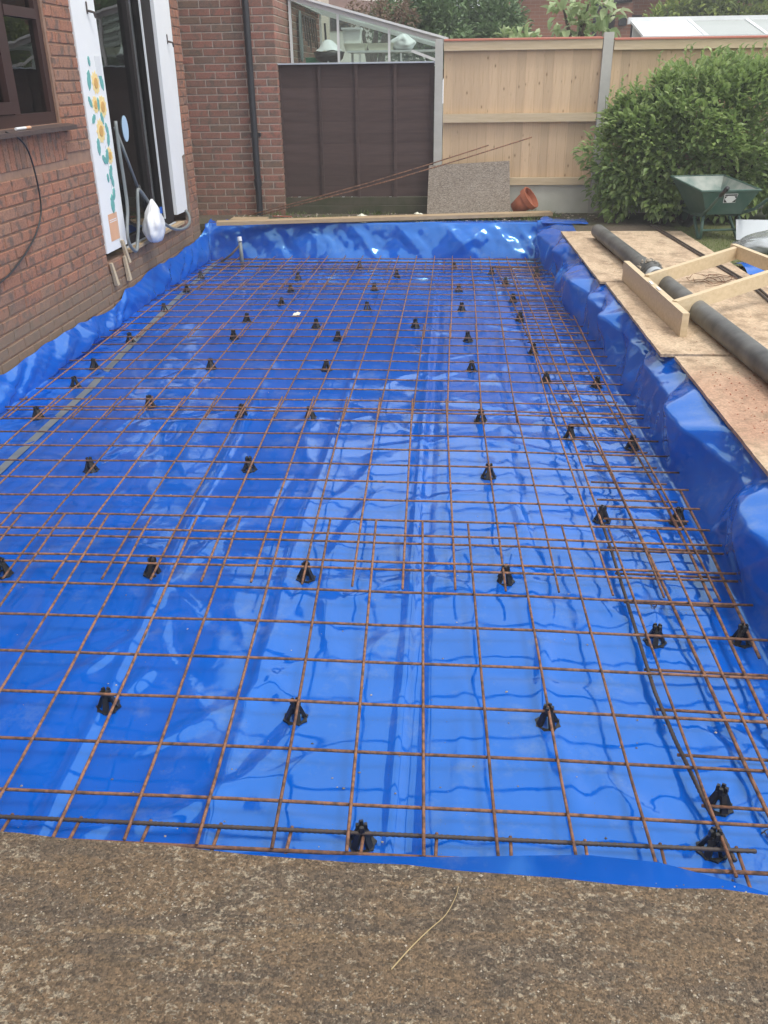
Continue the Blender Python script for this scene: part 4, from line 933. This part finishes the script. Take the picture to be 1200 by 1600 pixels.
strip('rebar ladder strip under the right side of the nearest mesh sheet', [line(L1, 1.70, 3.5), line(L2, 1.75, 3.75), line(L3, 1.75, 3.7), [(1.10, 2.55, -.05), (1.12, 3.4, -.025), (1.125, 3.85, -.02)]], [((L1(Y)-.01, Y, zs(Y)-.010), (L3(Y)+.08, Y-.012, zs(Y)-.010)) for Y in [1.9+.2*k for k in range(9)]], 'mixed', .0062)
strip('rebar ladder strip at the right edge below the wooden frame', [line(L1, 3.3, 6.4, -.004), line(L2, 3.5, 6.3, -.002), line(L3, 3.4, 6.4, -.002)], [((L1(Y)+.02, Y, zs(Y)-.014), (L3(Y)+.07, Y-.012, zs(Y)-.014)) for Y in [3.58+.2*k for k in range(14)]])
strip('rebar ladder strip at the far right edge of the pit', [line(L1, 6.1, 9.6), line(L2, 6.0, 9.6), line(L3, 6.1, 9.6)], [((L1(Y)-.02, Y, zs(Y)-.010), (L3(Y)+.06, Y, zs(Y)-.010)) for Y in [6.3+.2*k for k in range(17)]])
strip('rebar ladder strip along the far edge beneath the back membrane', [[(-2.55, Y, -.035-.03+dz), (1.0, Y, -.035-.03+dz)] for Y, dz in ((9.42, 0), (9.55, .0), (9.68, .02), (9.80, 0), (9.90, .02))], [((x, 9.36, -.075), (x, 9.95, -.075)) for x in [-2.45+.2*k for k in range(18)]])
# tie wires at the strip joints
for k, (x, y, z) in enumerate(((.885, 1.78, -.075), (1.02, 1.60, -.075), (.80, 2.85, -.04))):
    m = MB().tube([(x+.012*math.cos(a), y+.012*math.sin(a)*.7, z+.01*math.sin(a*2+k)) for a in [i*.7 for i in range(14)]], .0016, 5)
    tag(m.build('tie_wire', G('steel_dark'), org=(x, y, z)), ('twisted tie wire on the bar right of the nearest spacer pair', 'twisted tie wire at the near right corner beside the muddy board', 'twisted tie wire on the dark rod in the right edge strip')[k], 'tie wire', 'tie wires')

# ------------------------------------------------------------------ plastic spacer chairs
def ring_mb():
    m = MB(); n = 24; prof = []
    for r0, z in ((.047, .0), (.047, .007), (.034, .008), (.034, .0)): prof.append((r0, z))
    base = 0
    for r0, z in prof:
        for i in range(n):
            a = 2*math.pi*i/n; r = r0*(1+(.09*math.cos(8*a) if r0 > .04 else 0)); m.v.append(V(r*math.cos(a), r*math.sin(a), z))
    for k in range(4):
        for i in range(n): m.f.append((k*n+i, k*n+(i+1) % n, ((k+1) % 4)*n+(i+1) % n, ((k+1) % 4)*n+i))
    return m
def leg_mb(a):
    c, s = math.cos(a), math.sin(a); o = V(c, s, 0); q = V(-s, c, 0)
    return MB().hexa([o*.030-q*.012, o*.046-q*.012, o*.046+q*.012, o*.030+q*.012], [o*.006-q*.009+V(0, 0, .066), o*.019-q*.009+V(0, 0, .064), o*.019+q*.009+V(0, 0, .064), o*.006+q*.009+V(0, 0, .066)])
def head_mb():
    m = MB().lathe([(.001, .050), (.017, .052), (.021, .066), (.018, .072), (.001, .072)], 8)
    for k in range(4):
        a = math.pi/4+k*math.pi/2; c, s = math.cos(a), math.sin(a); o = V(c, s, 0); q = V(-s, c, 0)
        m.hexa([o*.006-q*.007+V(0, 0, .07), o*.02-q*.009+V(0, 0, .07), o*.02+q*.009+V(0, 0, .07), o*.006+q*.007+V(0, 0, .07)], [o*.009-q*.005+V(0, 0, .092), o*.019-q*.007+V(0, 0, .09), o*.019+q*.007+V(0, 0, .09), o*.009+q*.005+V(0, 0, .092)])
    return m
M_ring = ring_mb().mesh('base_ring', G('black_plastic')); M_head = head_mb().mesh('head', G('black_plastic')); M_leg = leg_mb(0).mesh('leg', G('black_plastic'))
allm = MB(); 
for q in (ring_mb(), head_mb(), leg_mb(.3), leg_mb(.3+math.pi/2), leg_mb(.3+math.pi), leg_mb(.3+1.5*math.pi)): allm.add(q.v, q.f)
M_all = allm.mesh('spacer_chair', G('black_plastic'))
LINES = [(-2.2, 'in the line beside the house membrane'), (-1.4, 'in the second line from the house'), (-.6, 'in the third line from the house'), (-.15, 'in the sparse middle line'), (.5, 'in the line right of the middle'), (.88, 'in the line under the rebar ladder strip'), (9, 'in the line against the right membrane side')]
ORD = ['nearest', 'second', 'third', 'fourth', 'fifth', 'sixth', 'seventh', 'eighth', 'ninth', 'tenth', 'eleventh', 'twelfth']
seen = {}
for (x, y) in sorted(((a*.993, b_*.993) for a, b_ in SPOTS), key=lambda p: p[1]):
    ln = next(t for lim, t in LINES if x < lim); k = seen.get(ln, 0); seen[ln] = k+1
    lab = 'black spacer, %s from the muddy board %s' % ('first' if k == 0 else ORD[k], ln)
    z = floor_z(x, y); a = random.uniform(0, 1.5)
    if y < 3.3:
        t = empty('spacer_chair', (x, y, z), lab, 'spacer', 'black spacers holding up the mesh'); t.rotation_euler = (random.uniform(-.05, .05), random.uniform(-.05, .05), a)
        t.scale = (.84, .84, .84); link('base_ring', M_ring, t); link('head', M_head, t)
        for q in range(4): o = link('leg', M_leg, t); o.rotation_euler.z = q*math.pi/2
    else:
        o = link('spacer_chair', M_all, None, (x, y, z)); o.scale = (.84, .84, .84); o.rotation_euler = (random.uniform(-.05, .05), random.uniform(-.05, .05), a)
        tag(o, lab, 'spacer', 'black spacers holding up the mesh')

# ------------------------------------------------------------------ small rubbish on the membrane
gr = MB()
for k in range(330):
    x = random.uniform(-2.4, 1.0); y = 1.6+random.random()**2*4
    pebble(gr, x, y, floor_z(x, y)+.001, random.uniform(.0015, .006))
tag(gr.build('grit', G('gravel_stone'), fix=False), 'scattered grit and small stones on the blue membrane', 'grit', kind='stuff')
m = MB(); vv = []
for i in range(5):
    for j in range(5): vv.append((-1.30+.05*(i/4-.5)*2*.6, 7.42+.05*(j/4-.5)*2, floor_z(-1.3, 7.42)+.012+.02*abs(nz(i*.9, j*.9, 44))))
m.add(vv, [(i*5+j, (i+1)*5+j, (i+1)*5+j+1, i*5+j+1) for i in range(4) for j in range(4)])
tag(m.build('paper_scrap', G('cream_box'), org=(-1.3, 7.42, -.08)), 'small white paper scrap lying on the membrane under the mesh', 'paper')
# stake in the far left corner of the pit
sk = empty('corner_stake', (-2.29, 9.78, -.12), 'grey stake with white tape on top in the far left corner', 'stake')
MB().tube([(-2.29, 9.78, -.13), (-2.305, 9.80, .16)], .021, 10).build('pole', G('grey_hose'), sk, smooth=True)
MB().tube([(-2.303, 9.795, .165), (-2.309, 9.805, .21)], .024, 10).build('tape', G('white_plastic'), sk)
MB().tube([(-2.31, 9.79, .12), (-2.40, 9.74, .03), (-2.52, 9.70, -.05)], .012, 8).build('brace', G('steel_dark'), sk, smooth=True)

# ------------------------------------------------------------------ boards round the pit
def plyboard(name, x0, x1, y0, y1, z, th, mt, label, rz_=0, ragged=.004, org=None):
    n = 40; m = MB(); top = []
    edge = []
    def pt(x, y): 
        c, s = math.cos(rz_), math.sin(rz_); cx, cy = (x0+x1)/2, (y0+y1)/2; return (cx+(x-cx)*c-(y-cy)*s, cy+(x-cx)*s+(y-cy)*c)
    for k in range(n): edge.append(pt(x0+(x1-x0)*k/n, y0))
    for k in range(n): edge.append(pt(x1+ragged*nz(k*.7, 2, x0), y0+(y1-y0)*k/n))
    for k in range(n): edge.append(pt(x1-(x1-x0)*k/n, y1+ragged*nz(k*.9, 5, x0)+ragged*.6*nz(k*3.3, 1, y0)))
    for k in range(n): edge.append(pt(x0+ragged*nz(k*.7, 9, x1), y1-(y1-y0)*k/n))
    m.prism([(x, y, z-th) for x, y in edge], (0, 0, th))
    o = m.build(name, G(mt), org=((x0+x1)/2, (y0+y1)/2, z-th), fix=True)
    return tag(o, label, 'board')
plyboard('plywood_board', -2.2, 2.0, -.4, 1.283, .302, .021, 'muddy_ply', 'mud-caked plywood board across the bottom of the picture', rz_=-.043, ragged=.010)
plyboard('plywood_board', 1.165, 2.385, 6.98, 9.46, .318, .018, 'tan_ply', 'sandy plywood board at the far end of the black pipe', rz_=.012)
plyboard('plywood_board', 1.225, 2.44, 5.00, 6.96, .316, .018, 'tan_ply', 'sandy plywood board beneath the wooden frame', rz_=.006)
plyboard('plywood_board', 1.305, 2.52, 2.40, 4.96, .314, .018, 'tan_ply', 'sandy plywood board with red brick dust at the right edge', rz_=.003)
# crumbs on the near board
cr = MB()
for k in range(3200):
    x_, y_ = random.uniform(-1.2, 1.1), random.uniform(.85, 1.27)
    if nz(x_*4, y_*4, 77) < random.uniform(-.5, .3): continue
    pebble(cr, x_, y_, .303, random.uniform(.0010, .0030)*(2.0 if random.random() < .05 else 1))
tag(cr.build('mud_crumbs', G('gravel_stone'), fix=False), 'dry mud crumbs and grit scattered over the near muddy board', 'grit', kind='stuff')
cr = MB()
for k in range(260): pebble(cr, 1.37+abs(random.gauss(.2, .2)), random.gauss(4.1, .4), .316, random.uniform(.002, .007))
for k in range(120): pebble(cr, random.uniform(1.3, 2.3), random.uniform(5.1, 9.2), .3185, random.uniform(.002, .006))
tag(cr.build('brick_crumbs', G('terracotta'), fix=False), 'red brick crumbs scattered on the right-hand plywood boards', 'grit', kind='stuff')
sp_ = [(-.078, 1.045, .305), (-.045, 1.09, .306), (-.012, 1.13, .306), (.02, 1.165, .307), (.04, 1.21, .306), (.045, 1.235, .305)]
m = MB()
n_ = 21; pth = None

# long timber plank along the back edge
m = MB(); pa, pb = V(-2.60, 10.02, .325), V(1.17, 10.66, .335)
m.beam(pa, pb, .16, .038); tag(m.build('timber_plank', G('plank_wood'), org=(-.7, 10.35, .3)), 'long timber plank lying along the back edge of the pit', 'plank')
m = MB().box(-2.52, -2.1, 10.3, 10.5, .30, .325); tag(m.build('timber_offcut', G('plank_wood'), org=(-2.3, 10.4, .3)), 'short timber offcut on the ground beside the house corner', 'timber')
m = MB().tube([(-2.03, 10.36, .35), (-1.80, 10.30, .352)], .008, 6); tag(m.build('red_rod', G('terracotta'), org=(-1.9, 10.3, .35)), 'short red-brown rod lying on the plank near the drainpipe', 'rod')
# chipboard sheet leaning on the fence
m = MB().hexa([(-.27, 10.80, .285), (.71, 10.80, .285), (.71, 10.82, .285), (-.27, 10.82, .285)], [(-.255, 11.005, .83), (.685, 11.005, .875), (.685, 11.027, .873), (-.255, 11.027, .828)])
tag(m.build('chipboard_sheet', G('chipboard'), org=(.2, 10.8, .28)), 'speckled chipboard sheet leaning against the new fence', 'board')
# terracotta pot on its side
tp = empty('flower_pot', (.86, 10.85, .30), 'terracotta flower pot tipped on its side by the fence', 'pot')
Mr = Matrix.Rotation(math.radians(54), 3, 'Y') @ Matrix.Identity(3)
Mr = Matrix.Rotation(math.radians(-25), 3, 'Z') @ Mr
MB().lathe([(.001, -.13), (.075, -.13), (.112, .06), (.100, .06), (.066, -.11), (.001, -.11)], 24, (.86, 10.83, .43), Mr).build('body', G('terracotta'), tp, smooth=True)
sm(MB().lathe([(.113, .05), (.130, .052), (.134, .115), (.118, .116), (.104, .05)], 24, (.86, 10.83, .43), Mr, True).build('rim', G('terracotta'), tp))
# long rods leaning on the chipboard
for a, e, lab in (((-2.33, 10.40, .355), (.43, 10.90, 1.05), 'shorter rusty rod leaning across the brown fence on the chipboard'), ((-2.19, 10.50, .35), (.92, 10.92, 1.13), 'longer rusty rod leaning across the brown fence and chipboard')):
    mid = (V(*a)+V(*e))/2-V(0, 0, .03)
    tag(MB().tube([a, (V(*a)*.75+V(*e)*.25)-V(0, 0, .02), mid, (V(*a)*.25+V(*e)*.75)-V(0, 0, .02), e], .0068, 7).build('steel_rod', G('rust'), org=a, smooth=True), lab, 'rod', 'long rods leaning on the fence')
for x_, y_, s_, lab in ((-1.02, 10.55, .05, 'pale stone behind the plank below the brown fence'), (-.38, 10.72, .045, 'yellowish stone beside the chipboard sheet foot')):
    m = MB(); pebble(m, x_, y_, GZ+.045, s_); pebble(m, x_+.04, y_, GZ+.04, s_*.7); tag(m.build('loose_stone', G('cream_box'), org=(x_, y_, GZ)), lab, 'stone')

# ------------------------------------------------------------------ things on the right-hand boards
bp = empty('soil_pipe', (1.58, 6.8, .32), 'black drain pipe with a collar lying on the plywood boards', 'pipe')
P0, P1 = V(1.455, 9.0, .388), V(1.70, 4.1, .384); dirp = (P1-P0).normalized()
ang = dirp.to_track_quat('Z', 'Y').to_matrix()
Lp = (P1-P0).length
sm(MB().lathe([(.066, 0), (.066, Lp), (.060, Lp), (.060, 0)], 24, P0, ang, True).build('pipe', G('black_pipe'), bp), 40)
tcol = 2.02
sm(MB().lathe([(.0665, tcol-.30), (.071, tcol-.29), (.072, tcol-.05), (.090, tcol-.04), (.096, tcol), (.084, tcol+.02), (.075, tcol+.03), (.075, tcol+.09), (.0665, tcol+.10)], 24, P0, ang).build('collar', G('black_pipe'), bp), 40)
m = MB()
for k in range(170):
    a = random.uniform(0, 6.28); t_ = tcol+random.uniform(-.07, .03); pebble(m, *(P0+ang @ V(.093*math.cos(a), .093*math.sin(a), t_)), random.uniform(.006, .016))
tag(m.build('dried_mud', G('gravel_stone'), bp, fix=False), kind='stuff')
sm(MB().lathe([(.0665, tcol+.115), (.0695, tcol+.12), (.0695, tcol+.2), (.0665, tcol+.205)], 24, P0, ang).build('grey_band', G('grey_panel'), bp), 40)
# wooden frame
wf = empty('wooden_ladder', (1.75, 6.2, .32), 'pale timber ladder-shaped frame propped across the black pipe', 'timber frame')
def tb(a, c, w, h, name): return MB().beam(a, c, w, h).build(name, G('pale_wood'), wf)
tb((1.375, 7.02, .395), (1.440, 5.36, .39), .042, .145, 'end_plank')
tb((1.415, 6.42, .435), (2.225, 7.07, .525), .042, .092, 'rail')
tb((1.442, 5.66, .425), (2.30, 6.26, .53), .042, .092, 'rail')
tb((2.20, 7.14, .530), (2.335, 6.20, .535), .042, .092, 'cross_piece')
for k in range(2): MB().box(1.392+.012*k, 1.408+.012*k, 6.16-.19*k, 6.26-.19*k, .4685, .471).build('saw_mark', G('white_board'), wf)
# bars lying on the boards
for dx, lab in ((0, 'inner dark steel bar lying beside the black pipe'), (.035, 'outer dark steel bar lying beside the black pipe')):
    tag(MB().tube([(2.12+dx, 9.75, .33), (2.22+dx, 7.8, .327), (2.27+dx, 6.7, .325), (2.22+dx, 5.9, .325)], .008, 6).build('steel_bar', G('steel_dark'), org=(2.2, 7.8, .32)), lab, 'bar', 'dark bars beside the pipe')
m = MB()
for k in range(6):
    r4 = random.Random(k); x0, y0 = 2.05+r4.uniform(-.1, .1), 6.95+r4.uniform(-.1, .1)
    m.tube([(x0+.12*math.cos(a+k)*r4.uniform(.8, 1.1), y0+.14*math.sin(a+k), .325+.03*r4.random()) for a in [i*.5 for i in range(9)]], .0025, 4)
tag(m.build('wire_tangle', G('rust'), org=(2.05, 6.95, .32)), 'tangle of rusty tie wire seen through the timber frame', 'wire')
# wheelbarrow
wb = empty('wheelbarrow', (2.62, 9.45, GZ), 'green builder\'s wheelbarrow with pale dusty tray standing by the bush', 'wheelbarrow')
th = math.radians(9); cth, sth = math.cos(th), math.sin(th)
def B(x, y, z): return V(2.66+.86*(x*cth-y*sth), 9.24+.86*(x*sth+y*cth), GZ+(.94*z if z > .05 else z))     # x right, y away from the camera
bot = [(-.20, -.12, .26), (.20, -.12, .26), (.16, .45, .22), (-.16, .45, .22)]
top = [(-.34, -.22, .50), (.34, -.22, .50), (.33, .72, .56), (-.33, .72, .56)]
m = MB(); vb = [B(*p) for p in bot]; vt = [B(*p) for p in top]
m.add(vb+vt, [(0, 1, 5, 4), (1, 2, 6, 5), (2, 3, 7, 6), (3, 0, 4, 7), (0, 3, 2, 1)])
ins = [B(p[0]*.97, p[1]+(.008 if p[1] < 0 else -.008), p[2]+.008) for p in bot]; int_ = [B(p[0]*.975, p[1]+(.01 if p[1] < 0 else -.01), p[2]) for p in top]
o = m.build('tray', G('barrow_green'), wb)
MB().add(ins+int_, [(4, 5, 1, 0), (5, 6, 2, 1), (6, 7, 3, 2), (7, 4, 0, 3), (0, 1, 2, 3)]).build('tray_inside', G('barrow_inside'), o)
MB().tube(vt+[vt[0]], .012, 7).build('rim', G('barrow_green'), o)
for s in (-1, 1):
    MB().tube([B(s*.30, -.62, .50), B(s*.27, -.30, .33), B(s*.20, .0, .235), B(s*.14, .45, .205), B(s*.06, .86, .19)], .016, 8).build('handle_tube', G('barrow_green'), wb, smooth=True)
    MB().tube([B(s*.315, -.78, .585), B(s*.30, -.62, .50)], .021, 9).build('grip', G('black_plastic'), wb, smooth=True)
    MB().tube([B(s*.21, -.06, .24), B(s*.235, -.12, .02), B(s*.23, -.05, .008), B(s*.21, .18, .2)], .015, 8).build('leg', G('barrow_green'), wb, smooth=True)
MB().tube([B(-.23, -.10, .10), B(.23, -.10, .10)], .011, 7).build('leg_brace', G('barrow_green'), wb)
Mx = (Matrix.Rotation(th, 3, 'Z') @ Matrix.Rotation(math.pi/2, 3, 'Y'))
wh = MB().lathe([(.11, -.035), (.165, -.045), (.185, 0), (.165, .045), (.11, .035)], 24, B(0, .88, .185), Mx, True).build('wheel', G('black_plastic'), wb, smooth=True)
MB().lathe([(.001, -.02), (.108, -.02), (.108, .02), (.001, .02)], 18, B(0, .88, .185), Mx).build('rim', G('barrow_green'), wh)
# sticker on the tray: white with a dark heading and diamonds
def S(u, v_, off):                                    # on the near face of the tray
    a = V(*bot[0]).lerp(V(*bot[1]), u); c = V(*top[0]).lerp(V(*top[1]), u); p = a.lerp(c, v_); return B(p.x, p.y-off, p.z-off*.4)
stk = MB().prism([S(.40, .50, .004), (S(.66, .50, .004)), S(.64, .88, .004), S(.40, .88, .004)], (0, .002, 0)).build('sticker', G('white_board'), wb)
MB().prism([S(.41, .80, .006), S(.635, .80, .006), S(.632, .86, .006), S(.41, .86, .006)], (0, .001, 0)).build('heading', G('black_plastic'), stk)
for (u0, u1, u2, v0, v1) in ((.41, .48, .41, .52, .68), (.65, .58, .648, .52, .68), (.41, .46, .41, .78, .66), (.64, .59, .645, .78, .66)):
    MB().prism([S(u0, v0, .006), S(u1, v0, .006), S(u2, v1, .006)], (0, .001, 0)).build('print_mark', G('black_plastic'), stk)
# odds and ends at the right edge
m = MB().hexa([(2.80, 9.02, .30), (3.14, 8.98, .30), (3.14, 8.995, .30), (2.80, 9.035, .30)], [(2.81, 9.16, .47), (3.13, 9.12, .47), (3.13, 9.135, .47), (2.81, 9.175, .47)])
tag(m.build('grey_panel', G('grey_panel'), org=(2.95, 9.0, .3)), 'pale grey flat panel leaning beside the wheelbarrow', 'panel')
lumpy_bag('clear_bag', (2.93, 8.45, GZ), .34, .24, .20, 'clear_film', 'crumpled clear plastic wrapping on the lawn at the right edge', 'plastic wrap', 5, False)
lumpy_bag('clear_bag_filling', (2.96, 8.47, GZ), .26, .17, .13, 'white_plastic', 'white crumpled plastic inside the clear wrapping at the right edge', 'plastic wrap', 8, False)
m = MB(); vv = []
for i in range(14):
    for j in range(12):
        u, v_ = i/13, j/11; vv.append((2.42+.6*u, 7.35+.42*v_+.1*u, .30+.10*(math.sin(math.pi*v_)**.7)*(.4+.6*u)+.012*nz(u*5, v_*5, 55)))
m.add(vv, [(i*12+j, (i+1)*12+j, (i+1)*12+j+1, i*12+j+1) for i in range(13) for j in range(11)])
tag(m.build('folded_membrane', G('blue_film'), org=(2.7, 7.55, .29), smooth=True, fix=False), 'folded spare blue membrane on the lawn behind the timber frame', 'membrane')
op = empty('orange_pipe', (3.4, 9.7, GZ), 'orange plastic pipe length at the right edge beside the bush', 'pipe')
MB().tube([(3.25, 9.45, .36), (3.75, 10.0, .62)], .055, 14).build('pipe', G('orange_plastic'), op, smooth=True)
MB().tube([(3.22, 9.42, .345), (3.27, 9.475, .372)], .062, 14).build('socket', G('black_plastic'), op, smooth=True)

# ------------------------------------------------------------------ things on and by the house wall
hs_ = MB()
hose = [(-2.74, 7.62, 1.47), (-2.735, 7.60, 1.25), (-2.73, 7.60, 1.0), (-2.725, 7.58, .80), (-2.72, 7.50, .66), (-2.715, 7.46, .57), (-2.71, 7.50, .49), (-2.70, 7.58, .445), (-2.70, 7.64, .50), (-2.69, 7.72, .70), (-2.69, 7.78, .90), (-2.69, 7.86, .905), (-2.69, 8.05, .78), (-2.685, 8.3, .60), (-2.68, 8.65, .47), (-2.68, 9.0, .42), (-2.69, 9.25, .44), (-2.72, 9.36, .50), (-2.76, 9.40, .54)]
def smoothpath(p, n=4):
    p = [V(*q) for q in p]; out = []
    for k in range(len(p)-1):
        a, b_, c, d_ = p[max(k-1, 0)], p[k], p[k+1], p[min(k+2, len(p)-1)]
        for i in range(n):
            t = i/n; out.append(.5*((2*b_)+(c-a)*t+(2*a-5*b_+4*c-d_)*t*t+(3*b_-a-3*c+d_)*t**3))
    return out+[p[-1]]
tag(hs_.tube(smoothpath(hose), .0145, 8).build('hose', G('grey_hose'), org=(-2.7, 8, .44), smooth=True), 'grey flexible hose looping down beside the patio door', 'hose')
m = empty('door_pole', (-2.75, 7.98, 1.1), 'grey pole leaning on the patio door glass above the white bag', 'pole')
MB().tube([(-2.78, 7.70, 1.42), (-2.76, 8.02, .90)], .013, 8).build('shaft', G('grey_hose'), m, smooth=True)
MB().tube([(-2.76, 8.02, .93), (-2.755, 8.06, .84), (-2.75, 8.07, .74)], .02, 8).build('joint', G('black_plastic'), m, smooth=True)
bagm = lumpy_bag('white_bag', (-2.66, 8.04, .455), .085, .19, .36, 'white_plastic', 'white plastic bag hanging from the hose at the patio door', 'bag', 12, False)
tag(MB().box(-2.600, -2.588, 8.05, 8.09, .69, .745).build('bag_print', G('blue_film'), bagm), None)
for (y0, z0, y1, z1, lab) in ((7.10, .43, 7.16, .24, 'left pale wooden wedge hanging below the white panel'), (7.42, .43, 7.46, .22, 'lower pale wooden wedge below the hose loop'), (7.42, .56, 7.50, .36, 'upper pale wooden wedge pushed behind the hose')):
    tag(MB().hexa([(-2.765, y0-.012, z0), (-2.745, y0-.012, z0), (-2.745, y0+.02, z0), (-2.765, y0+.02, z0)], [(-2.765, y1-.022, z1), (-2.735, y1-.022, z1), (-2.735, y1+.028, z1), (-2.765, y1+.028, z1)]).build('wooden_wedge', G('peg_wood'), org=(-2.75, y0, z1)), lab, 'wedge', 'wooden wedges by the door')
cbl = [(-2.715, 5.62, 1.49), (-2.71, 5.76, 1.45), (-2.725, 5.90, 1.36), (-2.74, 5.98, 1.18), (-2.745, 5.98, 1.0), (-2.75, 5.88, .88), (-2.755, 5.70, .78), (-2.76, 5.4, .68), (-2.76, 5.0, .62)]
tag(MB().tube(smoothpath(cbl), .006, 6).build('cable', G('black_plastic'), org=(-2.74, 5.9, .6), smooth=True), 'thin black cable hanging in a curve below the window sill', 'cable')
pn = empty('marker_pen', (-2.74, 5.93, 1.49), 'white marker pen with red cap lying on the window sill', 'pen')
MB().tube([(-2.735, 5.80, 1.499), (-2.735, 5.94, 1.499)], .009, 8).build('barrel', G('white_plastic'), pn); MB().tube([(-2.735, 5.941, 1.499), (-2.735, 6.01, 1.499)], .0095, 8).build('cap', G('orange_label'), pn)

pth = smoothpath(sp_, 5)
tag(MB().tube(pth, .0012, 5, rads=[.0015-.0009*k/(len(pth)-1) for k in range(len(pth))]).build('straw_stalk', G('straw'), org=(0, 1.15, .3), smooth=True), 'dry curved straw stalk lying on the near muddy board', 'straw')

vz = empty('orange_vase', (-2.98, 6.32, 1.52), 'small orange vase standing inside on the window sill', 'vase')
MB().lathe([(.001, 0), (.045, 0), (.06, .08), (.035, .16), (.045, .2), (.03, .2), (.001, .02)], 14, (-2.98, 6.32, 1.52)).build('body', G('orange_label'), vz, smooth=True)
MB().box(-3.10, -2.862, 4.2, 6.6, 1.49, 1.518).build('inner_sill', G('white_board'), H)

# ------------------------------------------------------------------ thin haze volume added to imitate a lens-glare veil
hz = MB().box(-41, 46, -16, 61, -1.4, 8.2).build('haze', G('soil'))
hm = bpy.data.materials.new('glare_haze'); hm.use_nodes = True; hn = hm.node_tree.nodes; hl = hm.node_tree.links
hn.remove(hn['Principled BSDF']); pv = hn.new('ShaderNodeVolumePrincipled'); pv.inputs['Density'].default_value = .0045; pv.inputs['Color'].default_value = (.96, .97, 1, 1)
hl.new(pv.outputs[0], hn['Material Output'].inputs['Volume']); hz.data.materials.clear(); hz.data.materials.append(hm)
tag(hz, 'thin added haze filling the air over the garden', 'haze', kind='stuff')
